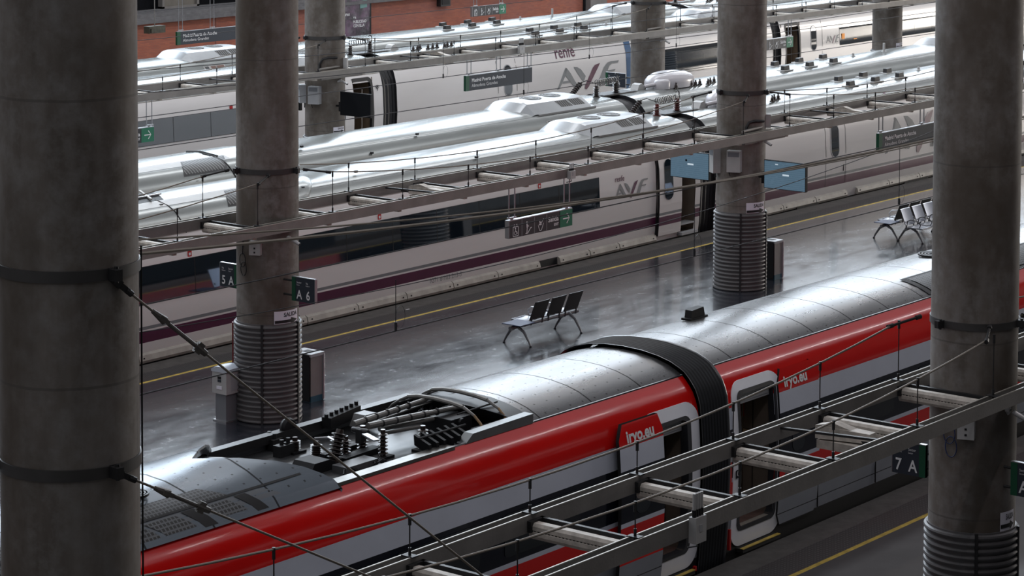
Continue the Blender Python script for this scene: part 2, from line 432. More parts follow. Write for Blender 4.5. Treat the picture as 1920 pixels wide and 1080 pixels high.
# ================================================================ the station floor and walls
X0, X1 = -25, 190
mb = MB(); mb.poly([(X0, 5, -1.0), (X1, 5, -1.0), (X1, 75, -1.0), (X0, 75, -1.0)])
struct('floor', mb, 'ballast')
def platform(ya, yb, lo, hi, fl='pfloor'):
    """ya..yb platform; lo/hi: which edges carry the safety strips"""
    mb = MB(); z = 0
    ys = [ya]; ms = []
    if lo: ys += [ya+.55, ya+1.13, ya+1.22]; ms += [1, 2, 3]
    if hi: ys += [yb-1.22, yb-1.13, yb-.55, yb]; ms += [0, 3, 2, 1]
    else: ys += [yb]; ms += [0]
    for a, b, k in zip(ys, ys[1:], ms): mb.poly([(X0, a, 0), (X1, a, 0), (X1, b, 0), (X0, b, 0)], k)
    for y in (ya, yb): mb.poly([(X0, y, -1.0), (X1, y, -1.0), (X1, y, 0), (X0, y, 0)], 1)
    o = struct('platform', mb, [fl, 'edge', 'tact', 'yellow'])
    o['label'] = 'dark polished station platform with yellow safety line'
    return o
platform(7.0, 21.32, False, True, mat('matt_grey_floor', (.050, .050, .053), .55, 0, .2, 1.5)); platform(28.28, 38.44, True, True)
platform(45.46, 55.60, True, True); platform(63.5, 72.6, True, False)
# rails
for yc in (22.86, 26.5, 40.0, 43.92, 57.52, 61.47):
    for s in (-.72, .72):
        mb = MB(); mb.box(X0, X1, yc+s-.035, yc+s+.035, -.98, -.80)
        o = struct('rail', mb, 'rail')
# seam in the floor of the middle platform
# far wall
mb = MB(); mb.box(X0, X1, 72.6, 73.0, 0, P(345, 37.4, Y=72.6).z)
zt = P(345, 37.4, Y=72.6).z
struct('wall_back', mb, 'brick')
mb = MB(); mb.box(X0, X1, 72.35, 74.2, zt, zt+.14); mb.box(X0, X1, 72.45, 74.2, zt+.14, zt+.22); mb.box(X0, X1, 72.6, 74.2, zt+.22, zt+.36)
struct('trim_1', mb, 'ledge')
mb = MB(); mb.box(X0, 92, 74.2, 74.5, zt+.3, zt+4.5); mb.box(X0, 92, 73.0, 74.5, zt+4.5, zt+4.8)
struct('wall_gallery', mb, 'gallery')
a = P(307, 10, Y=74.0).x; b = P(368, 8, Y=74.0).x
mb = MB(); mb.box(a, b, 74.02, 74.2, zt+.42, zt+2.6, 0)
for x in (a-.12, b): mb.box(x, x+.12, 73.95, 74.2, zt+.36, zt+2.9, 1)
mb.box(a-.12, b+.12, 73.95, 74.2, zt+.36, zt+.44, 1)
struct('window_1', mb, ['panelb', 'pil'])
# unseen dark soffit and wall behind the camera, added to shade the near side
mb = MB(); mb.box(-20, 130, -12, 8.0, 15.6, 16.2); struct('shade_soffit', mb, 'gallery')
mb = MB(); mb.box(-20, 130, -12.5, -12, -1, 15.6); struct('shade_wall', mb, 'gallery')
# pilaster
a = P(1102, 10, Y=72.3).x; b = P(1135, 10, Y=72.3).x
mb = MB(); mb.box(a, a+.1, 72.5, 72.7, 0, 12, 1); mb.box(a+.1, b, 72.2, 72.7, 0, 12, 0)
struct('wall_pilaster', mb, ['pil', 'black'])
# wall box and advertisement
p = P(831, 3, Y=72.5)
mb = MB(); mb.box(p.x-.34, p.x+.34, 72.35, 72.6, p.z-.2, p.z+.5, 0); mb.box(p.x-.26, p.x+.26, 72.33, 72.35, p.z-.12, p.z+.4, 1)
solo('wall_vent', mb, ['dsteel', 'black'], 'small dark vent box high on the red brick wall', 'vent', (p.x, 72.6, p.z))
a = P(640, 8, Y=72.5); b = P(693, 67, Y=72.5)
t = thing('advertising_panel', 'tall dark advertising panel with violet picture on the brick wall', 'advertising panel', (b.x, 72.5, b.z))
xl = b.x-2.05; ht = 1.95
mb = MB(); mb.box(xl-.1, b.x, 72.4, 72.6, b.z, b.z+ht); part('frame', mb, 'black', t)
mb = MB(); mb.poly([(xl, 72.39, b.z+.08), (b.x-.12, 72.39, b.z+.08), (b.x-.12, 72.39, b.z+ht-.1), (xl, 72.39, b.z+ht-.1)])
mp = bpy.data.materials.new('violet_poster'); mp.use_nodes = True; nb = NB(mp); bb = mp.node_tree.nodes['Principled BSDF']
cc = nb.n('ShaderNodeTexCoord').outputs['Object']
f = nb.ramp(nb.noise(cc, 1.7, 6, .6), [(.42, 0.), (.66, 1.)]); f2 = nb.ramp(nb.noise(cc, 4, 4), [(.5, 0.), (.7, 1.)])
c = nb.mix(f, (.035, .030, .036), (.16, .09, .15)); nb.l(nb.mix(nb.m('MULTIPLY', f2, .5), c, (.20, .19, .21)), bb.inputs['Base Color']); bb.inputs['Roughness'].default_value = .25
M['poster'] = mp
part('poster', mb, mp, t)
mb = MB(); mb.poly([(b.x-.75, 72.38, b.z+1.25), (b.x-.3, 72.38, b.z+1.28), (b.x-.3, 72.38, b.z+1.62), (b.x-.75, 72.38, b.z+1.58)])
part('picture', mb, mat('poster_green', (.10, .24, .23), .4), t)
mb = text_mb('YA\nPUBLICIDAD\nCON ELLA', .17, (b.x-1.2, 72.38, b.z+.80), XD, ZD, bold=.003, sx=.9); part('lettering', mb, 'signw', t)
mb = text_mb('CONFIAR', .15, (b.x-2.0, 72.38, b.z+.98), XD, ZD, bold=.003, sx=.9); part('lettering', mb, 'signw', t)

# ================================================================ columns
R = .60
def column(x, y, label, sleeve=True, zs=1.92, ht=15.0, seed=0):
    t = thing('concrete_column', label, 'column', (x, y, 0), 'round concrete columns of the hall')
    mb = MB(); n = 64
    mb.lathe((x, y, 0), [(R, 0), (R, ht)], n, cap=False); s = part('shaft', mb, 'conc', t, 60)
    if sleeve:
        prof = []; k = 20; dz = zs/k
        for i in range(k):
            z = i*dz
            prof += [(R+.022, z+dz*.0), (R+.055, z+dz*.12), (R+.064, z+dz*.35), (R+.055, z+dz*.6), (R+.022, z+dz*.74)]
        prof = [(R, 0)]+prof+[(R+.02, zs), (R, zs)]
        mb = MB(); mb.lathe((x, y, 0), prof, 56, cap=False); part('ribbed_sleeve', mb, mat('ribbed_dark_grey', (.105, .102, .105), .45, .1, .1, 3), t, 40)
        for a in (-1.30, -2.55, -.35):
            mb = MB(); c, q = cos(a), sin(a)
            mb.obox((x+c*(R+.03)+q*.02, y+q*(R+.03)-c*.02, 0), (c*.045, q*.045, 0), (-q*.045, c*.045, 0), (0, 0, zs))
            part('sleeve_strip', mb, 'dsteel', t)
    return t
def band(t, z, h=.10, ears=(-1.39, -3.42)):
    x, y, _ = t.location
    mb = MB(); mb.lathe((x, y, z-h/2), [(R+.002, 0), (R+.018, 0), (R+.018, h), (R+.002, h)], 64, cap=False)
    b = part('clamp_band', mb, mat('clamp_band_grey', (.07, .068, .068), .5, .4, .1, 5), t, 60)
    for a in ears:   # clamp ears
        c, q = cos(a), sin(a); mb = MB()
        mb.obox((x+c*R-q*.05*-1, y+q*R+c*-.05, z-.05), (c*.13, q*.13, 0), (-q*.07, c*.07, 0), (0, 0, .10))
        mb.lathe((x+c*(R+.07), y+q*(R+.07), z-.07), [(.02, 0), (.02, .14)], 8)
        part('clamp_ear', mb, 'dsteel', t)
    return b
colA = column(14.42, 16.3, 'large concrete column filling the left edge of the view')
colN = column(30.98, 16.3, 'large concrete column at the right edge in front of the red train')
colB = column(34.57, 33.37, 'concrete column beside the grey ticket validator on middle platform')
colD = column(51.20, 33.37, 'concrete column flanked by two pale blue information screens')
colE = column(54.74, 50.45, 'stained concrete column with the black switched off screens')
colF = column(71.39, 50.45, 'concrete column behind the white dome of the train roof')
colG = column(88.06, 50.45, 'farthest concrete column beside the white train at top right')
for t, zz in ((colA, (7.95, 6.25)), (colN, (4.78,)), (colB, (4.85,)), (colD, (4.85,)), (colE, (4.85,)), (colF, (4.85,)), (colG, (4.85,))):
    for z in zz: band(t, z, ears=(-1.66, -3.72) if t is colA else (-1.39, -3.42))

def placard(col, px0, px1, py0, py1, label, a_extra=0):
    """paper sheet bent around the column, printed SALIDA with an arrow"""
    x, y, _ = col.location; r = R+.006
    def ang(px, py):
        # closest angle on the near side of the shaft hit by the pixel
        O = Vector((0, 0, CAMH)); d = P(px, py, Y=10)-O; d.normalize()
        ox, oy = O.x-x, O.y-y; A = d.x**2+d.y**2; B = 2*(ox*d.x+oy*d.y); Cc = ox*ox+oy*oy-r*r
        D = B*B-4*A*Cc
        if D < 0: D = 0
        k = (-B-sqrt(D))/(2*A); h = O+d*k; return math.atan2(h.y-y, h.x-x), h.z
    a0, zb = ang(px0, py1); _, zt_ = ang(px0, py0); a1, _ = ang(px1, (py0+py1)/2)
    if a1 < a0: a1 += 2*pi
    a1 = a0+min(a1-a0, 1.0); a1 = a0+(zt_-zb)*1.35/r if a_extra else a1
    w = (a1-a0)*r; h = zt_-zb
    t = thing('exit_placard', label, 'placard', (x+cos(a0)*r, y+sin(a0)*r, zb), 'paper SALIDA placards on the columns')
    def S(u, v, k=0.0): a = a0+u*w/r; return (x+cos(a)*(r+k), y+sin(a)*(r+k), zb+v*h)
    mb = MB(); N = 10
    mb.grid([[S(i/N, v) for i in range(N+1)] for v in (0, 1)]); part('sheet', mb, 'paper', t, 60)
    tm = text_mb('SALIDA', 1, (0, 0, 0), (1, 0, 0), (0, 1, 0), bold=.02)
    xs = [v.x for v in tm.v]; ys = [v.y for v in tm.v]; mx, Mx, my, My = min(xs), max(xs), min(ys), max(ys)
    tm.v = [Vector(S(.33+.60*(v.x-mx)/(Mx-mx), .58+.30*(v.y-my)/(My-my), .004)) for v in tm.v]
    part('lettering', tm, 'ink', t, 0)
    mb = MB(); q = [(0.02, .18), (.02, .36), (.62, .38), (.62, .50), (.95, .28), (.62, .04), (.62, .16)]
    mb.grid([[S(.02+.60*i/10, v, .006) for i in range(11)] for v in (.17, .37)])
    mb.grid([[S(.62+.33*i/8, .28-.24*(1-i/8), .006) for i in range(9)], [S(.62+.33*i/8, .28+.22*(1-i/8), .006) for i in range(9)]])
    part('arrow', mb, 'ink', t, 0)
placard(colB, 514, 560, 585, 612, 'SALIDA placard with black arrow on column beside the ticket validator')
placard(colD, 1399, 1434, 381, 403, 'SALIDA placard with black arrow on column between the blue screens')
placard(colN, 1875, 1900, 962, 998, 'SALIDA placard with black arrow on the right edge column')
placard(colE, 625, 645, 239, 250, 'SALIDA placard on the column with the black switched off screens')
placard(colG, 1680, 1692, 81, 89, 'SALIDA placard low on the farthest column at top right')

# ================================================================ suspended channel frames with tube lamps
def frame_row(row_y, xa, xb, cols, rx, label, near, cable_span, extras=(), grp='frames'):
    t = thing('cable_tray_frame', label, 'suspended frame', ((xa+xb)/2, row_y, 3.8), 'suspended steel frames above the platforms')
    zt_, zb, w = 3.92, 3.73, .15
    ys = (row_y-.75, row_y+.75)
    for y in ys:
        mb = MB()
        mb.box(xa, xb, y-w/2, y-w/2+.012, zb, zt_, 0); mb.box(xa, xb, y+w/2-.012, y+w/2, zb, zt_, 0)
        mb.box(xa, xb, y-w/2+.012, y+w/2-.012, zb, zb+.012, 0)
        mb.box(xa, xb, y-w/2-.002, y-w/2+.016, zt_, zt_+.012, 1); mb.box(xa, xb, y+w/2-.016, y+w/2+.002, zt_, zt_+.012, 1)
        part('channel_beam', mb, ['steel', mat('beam_pale_lip', (.42, .40, .36), .45, .3, .1, 3)], t, 0)
        rr = random.Random(int(y*10)); mb = MB()      # loose cable lying in the tray
        pts = [(xa+i*.8, y+rr.uniform(-.04, .04), zb+.03+rr.uniform(0, .05)) for i in range(int((xb-xa)/.8))]
        mb.tube(pts, .012, 5); part('tray_cable', mb, 'black', t)
    k = 0; x = rx; xs = []
    while x > xa+.3: x -= 2.08
    x += 2.08
    while x < xb-.3: xs.append(x); x += 2.08
    for x in xs:
        k += 1
        mb = MB(); y0, y1 = ys[0]+w/2, ys[1]-w/2
        mb.prism([(x-.06, y0, 3.66), (x-.085, y0, 3.70), (x-.085, y0, 3.745), (x-.072, y0, 3.755), (x-.085, y0, 3.765), (x-.085, y0, 3.81), (x-.06, y0, 3.845), (x+.03, y0, 3.845), (x+.03, y0, 3.66)], (0, y1-y0, 0), 0)
        o = part('tube_lamp', mb, 'rung', t, 0)
        mb = MB()
        for q in range(26): mb.box(x-.079, x-.070, y0+.06+q*.05, y0+.085+q*.05, 3.750, 3.760)
        part('lamp_slots', mb, 'under', o, 0)
        mb = MB(); mb.box(x+.10, x+.15, y0, y1, 3.82, 3.87, 0); mb.box(x-.12, x+.16, y0, y0+.05, 3.74, 3.87); mb.box(x-.12, x+.16, y1-.05, y1, 3.74, 3.87)
        part('rung', mb, 'dsteel', t, 0)
    return t, xs
def zc(x, cols):
    mid = min(((a+b)/2 for a, b in zip(cols, cols[1:])), key=lambda c: abs(c-x))
    return 4.30+.55*((x-mid)/8.32)**2
def cables(row_y, xa, xb, cols, xs, label_n, label_f, grp):
    for y, lb in ((row_y-.73, label_n), (row_y+.73, label_f)):
        t = thing('support_cable', lb, 'cable', (xa, y, 4.3), grp)
        segs = sorted([c for c in cols if xa < c < xb]+[xa, xb])
        for a, b in zip(segs, segs[1:]):
            if b-a < .8: continue
            mb = MB(); n = max(3, int((b-a)/.9)); pts = []
            for i in range(n+1):
                x = a+(b-a)*i/n
                pts.append(Vector((x, y, zc(x, cols))))
            for c_, i in ((a, 0), (b, n)):     # run in to the clamp on the column
                if any(abs(c_-q) < .01 for q in cols):
                    pts[i] = Vector((c_+(.46 if i == 0 else -.46), row_y+(y-row_y)*.72, zc(c_, cols)-.03))
            mb.tube(pts, .014 if row_y < 20 else .012, 6); part('wire_rope', mb, 'cable', t)
            for c_, i, s in ((a, 0, 1), (b, n, -1)):
                if any(abs(c_-q) < .01 for q in cols):
                    p0 = pts[i]; d = (pts[i+s]-p0).normalized(); mb = MB()
                    mb.tube([p0+d*.02, p0+d*.10], .035, 8); mb.tube([p0+d*.10, p0+d*.5], .020, 8); mb.tube([p0+d*.5, p0+d*.6], .032, 8)
                    part('turnbuckle', mb, 'dsteel', t)
        for x in xs:
            if xa+.1 < x < xb-.1 and all(abs(x-c) > .3 for c in cols):
                z = zc(x, cols); mb = MB()
                mb.tube([(x, y, z), (x, y, 3.96)], .008, 5); mb.tube([(x, y, z+.02), (x, y, z-.10)], .020, 6); mb.tube([(x, y, 4.02), (x, y, 3.90)], .018, 6)
                mb.box(x-.05, x+.05, y-.08, y+.08, 3.925, 3.94)
                part('hanger_rod', mb, 'dsteel', t)
c1 = [14.42, 30.98, 47.54]; c2 = [17.93, 34.57, 51.20, 67.85]; c3 = [38.09, 54.74, 71.39, 88.06, 104.7]
t1, xs1 = frame_row(16.35, 15.2, 39, c1, 30.25, 'nearest suspended steel frame crossing in front of the red train', True, c1)
t2, xs2 = frame_row(33.40, 28, 66, c2, 37.74, 'suspended steel frame above the middle platform in front of white trains', True, c2)
t3, xs3 = frame_row(50.50, 44, 100, c3, 55.78, 'farthest suspended steel frame over the platform behind the paired trains', True, c3)
cables(16.35, 15.0, 39, c1, xs1, 'near sagging cable holding up the nearest steel frame', 'far sagging cable crossing the red train above nearest frame', 'sagging support cables of the frames')
cables(33.40, 28, 66, c2, xs2, 'near sagging cable over the middle platform frame', 'far sagging cable over the middle platform frame', 'sagging support cables of the frames')
cables(50.50, 44, 100, c3, xs3, 'near sagging cable over the farthest frame', 'far sagging cable over the farthest frame', 'sagging support cables of the frames')
# diagonal braces and floodlight brackets in the frames
def flood(x, y, z, label, s=1):
    t = thing('frame_floodlight', label, 'floodlight', (x, y, z))
    mb = MB(); mb.prism([(x-.16*s, y+.35, z), (x-.16*s, y+.35, z+.17), (x-.10*s, y+.12, z+.22), (x-.02, y-.10, z+.14), (x+.02, y-.35, z+.12), (x, y-.36, z)], (.16, 0, 0)); part('bracket', mb, 'rung', t, 0)
    mb = MB(); mb.box(x-.14, x+.12, y-.32, y+.34, z-.13, z-.02); part('lamp_body', mb, 'rung', t, 0)
    mb = MB(); mb.box(x-.02, x+.02, y-.68, y+.68, z+.0, z+.03); part('mounting_bar', mb, 'dsteel', t, 0)
def brace(t, x, y0, y1, dx):
    mb = MB(); mb.beam((x, y1, 3.88), (x+dx, y0, 3.86), .05, .03); part('diagonal_brace', mb, 'dsteel', t, 0)
p = P(1555, 818, Z=3.75); flood(p.x, 16.35, 3.74, 'dusty floodlight in the nearest frame beside the right column'); brace(t1, P(1455, 806, Y=17.1).x, 15.65, 17.05, .35)
p = P(783, 362, Z=3.75); flood(p.x, 33.4, 3.74, 'dusty floodlight in the middle frame left of the SALIDA sign'); brace(t2, P(722, 355, Y=34.1).x, 32.7, 34.1, .3)
p = P(1560, 212, Z=3.75); flood(p.x, 33.4, 3.74, 'dusty floodlight in the middle frame right of the blue screens'); brace(t2, P(1518, 209, Y=34.1).x, 32.7, 34.1, .3)
p = P(785, 106, Z=3.75); flood(p.x, 50.5, 3.74, 'dusty floodlight in the farthest frame above the train doors'); brace(t3, P(750, 105, Y=51.2).x, 49.8, 51.2, .3)
p = P(427, 146, Z=3.75); flood(p.x, 50.5, 3.74, 'dusty floodlight in the farthest frame left of second column'); brace(t3, P(392, 146, Y=51.2).x, 49.8, 51.2, .3)

# guy cables on the left column
def guy(a, mid, b, tb, label):
    t = thing('guy_cable', label, 'cable', a, 'guy cables with turnbuckles at the left column')
    a, b = Vector(a), Vector(b); d = (b-a); L = d.length; d.normalize()
    mb = MB(); mb.tube([a, b], .011, 8); part('wire_rope', mb, 'cable', t)
    mb = MB(); mb.beam(a-d*.02, a+d*.13, .055, .07); mb.beam(a+d*.13, a+d*.23, .035, .05); mb.tube([a+d*.2, a+d*.27], .028, 8); part('shackle', mb, 'dsteel', t)
    s0, s1 = tb; mb = MB(); mb.tube([a+d*s0, a+d*s1], .019, 8); mb.tube([a+d*(s0-.06), a+d*(s0+.09)], [.02, .04], 8); mb.beam(a+d*(s0+.02), a+d*(s0+.12), .085, .04)
    mb.tube([a+d*(s1-.10), a+d*(s1+.03)], [.035, .028], 8); mb.beam(a+d*(s1-.09), a+d*(s1-.03), .05, .10); part('turnbuckle', mb, mat('turnbuckle_grey', (.15, .14, .13), .5, .5, .2, 8), t)
A0 = P(205, 518, Y=15.72); G1 = P(905, 1080, Y=14.4); B1 = A0+(G1-A0)*1.15
guy(A0, None, B1, ((P(290, 592, Y=15.6)-A0).length, (P(380, 665, Y=15.4)-A0).length), 'upper diagonal guy cable from the left column across platform and red train')
A0 = P(205, 880, Y=15.72); G1 = P(690, 1080, Y=14.8); B1 = A0+(G1-A0)*1.2
guy(A0, None, B1, ((P(295, 918, Y=15.6)-A0).length, (P(370, 948, Y=15.55)-A0).length), 'lower diagonal guy cable from the left column over the roof grilles')
# hanging flex on the left column
x, y, _ = colA.location
mb = MB(); a = -.72; pts = [(x+cos(a)*.62, y+sin(a)*.62, 8.1-i*.35) for i in range(24)]
mb.tube(pts, .009, 6); solo('hanging_flex', mb, 'black', 'thin black flex running down the large left column', 'cable', (x+cos(a)*.62, y+sin(a)*.62, 0))

# ================================================================ overhead line wires along the tracks
def owire(pts, r, label, grp='overhead line wires along the tracks', drops=()):
    pts = [Vector(p) for p in pts]
    t = thing('overhead_wire', label, 'overhead wire', pts[0], grp)
    mb = MB(); mb.tube(pts, r, 6); part('wire', mb, 'cable' if r > .012 else 'wire', t)
    for x, z0, z1 in drops:
        y = pts[0].y; mb = MB(); mb.tube([(x, y, z0), (x, y, z1)], .006, 5); mb.tube([(x, y, z1-.02), (x, y, z1+.10)], .022, 6)
        q = [(x+.10+.10*cos(a), y, z1+.16+.16*sin(a)) for a in [i*pi/8 for i in range(17)]]; mb.tube(q, .003, 4)
        part('dropper', mb, 'wire', t)
def para(xa, xb, y, za, zm, xm, n=24):
    out = []
    k = (za-zm)/((xa-xm)**2)
    for i in range(n+1):
        x = xa+(xb-xa)*i/n; out.append((x, y, zm+k*(x-xm)**2))
    return out
yr = 22.87
d = [(P(742, 600, Y=yr).x, 5.22, 4.52), (P(1302, 440, Y=yr).x, 5.30, 4.52), (P(1686, 350, Y=yr).x, 5.62, 4.52)]
owire([(5, yr, 4.50), (60, yr, 4.48)], .010, 'lowest wire crossing above the red train and the bench', drops=d)
owire([(5, yr, 5.62), (60, yr, 5.64)], .010, 'straight wire passing in front of the dark windows of nearest white train')
owire(para(10, 46, yr, 6.35, 5.10, 28.5), .007, 'slightly sagging thin wire below the straight wire over the platform')
owire(para(21, 58, yr, 6.31, 5.585, 40), .024, 'thick grey messenger cable across the middle platform columns')
owire(para(21, 58, yr-.35, 6.55, 5.64, 40), .014, 'thinner messenger cable just above the thick grey cable')
for y, z in ((40.0, 4.28), (43.92, 4.30)):
    ps = (916, 185) if y < 41 else (917, 150)
    owire([(20, y, z), (110, y, z+.02)], .011, 'contact wire above the %s of the paired white trains' % ('front' if y < 41 else 'rear'),
          drops=[(P(px, py, Y=y).x, 5.35, z) for px, py in (((831, 141), (1105, 105), (1268, 78)) if y > 41 else ((982, 172),))])
    owire(para(30, 96, y, 5.75, 5.22, 60), .011, 'messenger wire above the %s of the paired white trains' % ('front' if y < 41 else 'rear'))
owire([(40, 57.52, 4.35), (130, 57.52, 4.35)], .012, 'contact wire over the white train with large AVE lettering')
owire([(40, 61.47, 4.78), (130, 61.47, 4.78)], .012, 'contact wire over the farthest white train by the brick wall')

# ================================================================ trains
def fill_prof(half, zs):
    out = [half[0]]
    for (a, b), (c, d) in zip(half, half[1:]):
        for z in sorted(q for q in zs if b+1e-4 < q < d-1e-4):
            t = (z-b)/(d-b); out.append((a+(c-a)*t, z))
        out.append((c, d))
    return out
def yat(half, z):
    for (a, b), (c, d) in zip(half, half[1:]):
        if b <= z <= d: return a+(c-a)*(z-b)/(d-b)
    return half[-1][0]
def shell(mb, half, width, Y0, xs, mfn, holes=(), zmax=99, far=True):
    """extrude the section along xs; holes = (x0,x1,z0,z1) on the near side"""
    pr = [(Y0+a, b, 0) for a, b in half]+([(Y0+width-a, b, 1) for a, b in reversed(half[:-1])] if far else [])
    for xa, xb in zip(xs, xs[1:]):
        xm = (xa+xb)/2
        for (y0, z0, s0), (y1, z1, s1) in zip(pr, pr[1:]):
            zm = (z0+z1)/2; side = max(s0, s1)
            if zm > zmax: continue
            if any(h[0] < xm < h[1] and h[2] < zm < h[3] and (side == 0 or len(h) > 4) for h in holes): continue
            mb.poly([(xa, y0, z0), (xb, y0, z0), (xb, y1, z1), (xa, y1, z1)], mfn(xm, zm, side))
def cap(mb, half, width, Y0, x, m, d=0):
    pr = [(x, Y0+a, b) for a, b in half]+[(x, Y0+width-a, b) for a, b in reversed(half[:-1])]
    mb.ngon(pr, m)
def patch(name, root, half, Y0, x0, x1, z0, z1, mt, off=.006, n=None, label=None, rad=0., cen=None):
    """skin panel lying on the near side between z0 and z1, slightly proud; rounded ends if rad"""
    mb = MB(); zs = [z0+(z1-z0)*i/10 for i in range(11)]
    if rad:
        outline = []
        for cx_, cz, a0 in ((x1-rad, z0+rad, -pi/2), (x1-rad, z1-rad, 0), (x0+rad, z1-rad, pi/2), (x0+rad, z0+rad, pi)):
            for i in range(7):
                a = a0+pi/2*i/6; outline.append((cx_+rad*cos(a), cz+rad*sin(a)))
        mb.ngon([(x, Y0+yat(half, z)-off, z) for x, z in outline])
    else:
        mb.grid([[(x0, Y0+yat(half, z)-off, z), (x1, Y0+yat(half, z)-off, z)] for z in zs])
        for x in (x0, x1):
            mb.grid([[(x, Y0+yat(half, z)-off, z), (x, Y0+yat(half, z)+.02, z)] for z in zs])
    return part(name, mb, mt, root, 40, label)
def ring(name, root, half, Y0, ox, oz, ix, iz, ro, ri, mt, off=.012, thick=.03):
    """rounded rectangular frame: outer ox=(x0,x1) oz=(z0,z1), inner ix, iz"""
    def rr(x, z, r):
        o = []
        for cx_, cz, a0 in ((x[1]-r, z[0]+r, -pi/2), (x[1]-r, z[1]-r, 0), (x[0]+r, z[1]-r, pi/2), (x[0]+r, z[0]+r, pi)):
            p0 = None
            for i in range(9):
                a = a0+pi/2*i/8; o.append((cx_+r*cos(a), cz+r*sin(a)))
        # subdivide long sides
        out = []
        for i, p in enumerate(o):
            q = o[(i+1) % len(o)]; out.append(p)
            k = 6 if i % 9 == 8 else 1
            for j in range(1, k): out.append((p[0]+(q[0]-p[0])*j/k, p[1]+(q[1]-p[1])*j/k))
        return out
    A = rr(ox, oz, ro); B = rr(ix, iz, ri)
    y = lambda z, o: Y0+yat(half, max(half[0][1], z))-o
    mb = MB()
    rows = [[(x, y(z, -thick), z) for x, z in A], [(x, y(z, off), z) for x, z in A], [(x, y(z, off), z) for x, z in B], [(x, y(z, -thick-.04), z) for x, z in B]]
    mb.grid(rows, 0, True)
    return part(name, mb, mt, root, 40)

# ---------------------------------------------------------------- red train
RH = [(.14, -.60), (.06, -.1), (.03, .2), (.0, .6), (-.03, 1.4), (-.03, 1.86), (.01, 2.42), (.035, 2.55), (.075, 2.68), (.125, 2.79), (.19, 2.88), (.26, 2.96), (.34, 3.035), (.44, 3.09), (.60, 3.16), (.82, 3.22), (1.12, 3.265), (1.46, 3.28)]
RY = 21.43; RW = 2.92
ZB = [.2, .37, .385, .63, 1.2, 1.27, 2.05, 2.39, 3.03]
RP = fill_prof(RH, ZB+[.42, 2.58, .35, 2.48])
def rmat(x, z, s):
    if z < .2: return 5
    if z < .37: return 4
    if z < .385: return 5
    if z < .63: return 4
    if z < 1.2: return 0
    if z < 1.27: return 1
    if z < 2.05: return 2
    if z < 2.39: return 1
    if z < 3.03: return 0
    return 3
def stepf(a, b, st, extra=()):
    n = max(1, int((b-a)/st)); return sorted(set([round(a+(b-a)*i/n, 4) for i in range(n+1)]+[e for e in extra if a < e < b]))
RMATS = ['red', 'silver', 'navy', 'rroof', 'lowgrey', 'under']
def red_car(xa, xb, label, holes, hood=None, well=None):
    t = thing('train_coach', label, 'train', ((xa+xb)/2, RY+RW/2, -.8), 'coaches of the red train')
    mb = MB(); ex = []
    for h in holes: ex += [h[0], h[1]]
    hs = list(holes)
    if well: ex += [well[0], well[1]]; hs.append((well[0], well[1], 3.03, 9, 1))
    shell(mb, RP, RW, RY, stepf(xa, xb, 2.0, ex), rmat, hs)
    for x in (xa, xb): cap(mb, RP, RW, RY, x, 5)
    mb.poly([(xa, RY+.14, -.6), (xb, RY+.14, -.6), (xb, RY+RW-.14, -.6), (xa, RY+RW-.14, -.6)], 5)
    part('body', mb, RMATS, t, 40)
    # black seal along the roof edge
    y = RY+yat(RP, 3.03); mb = MB(); mb.box(xa, xb, y-.012, y+.03, 3.005, 3.04); mb.box(xa, xb, RY+RW-(y-RY)-.03, RY+RW-(y-RY)+.012, 3.005, 3.04)
    part('roof_edge_seal', mb, 'rubber', t)
    return t
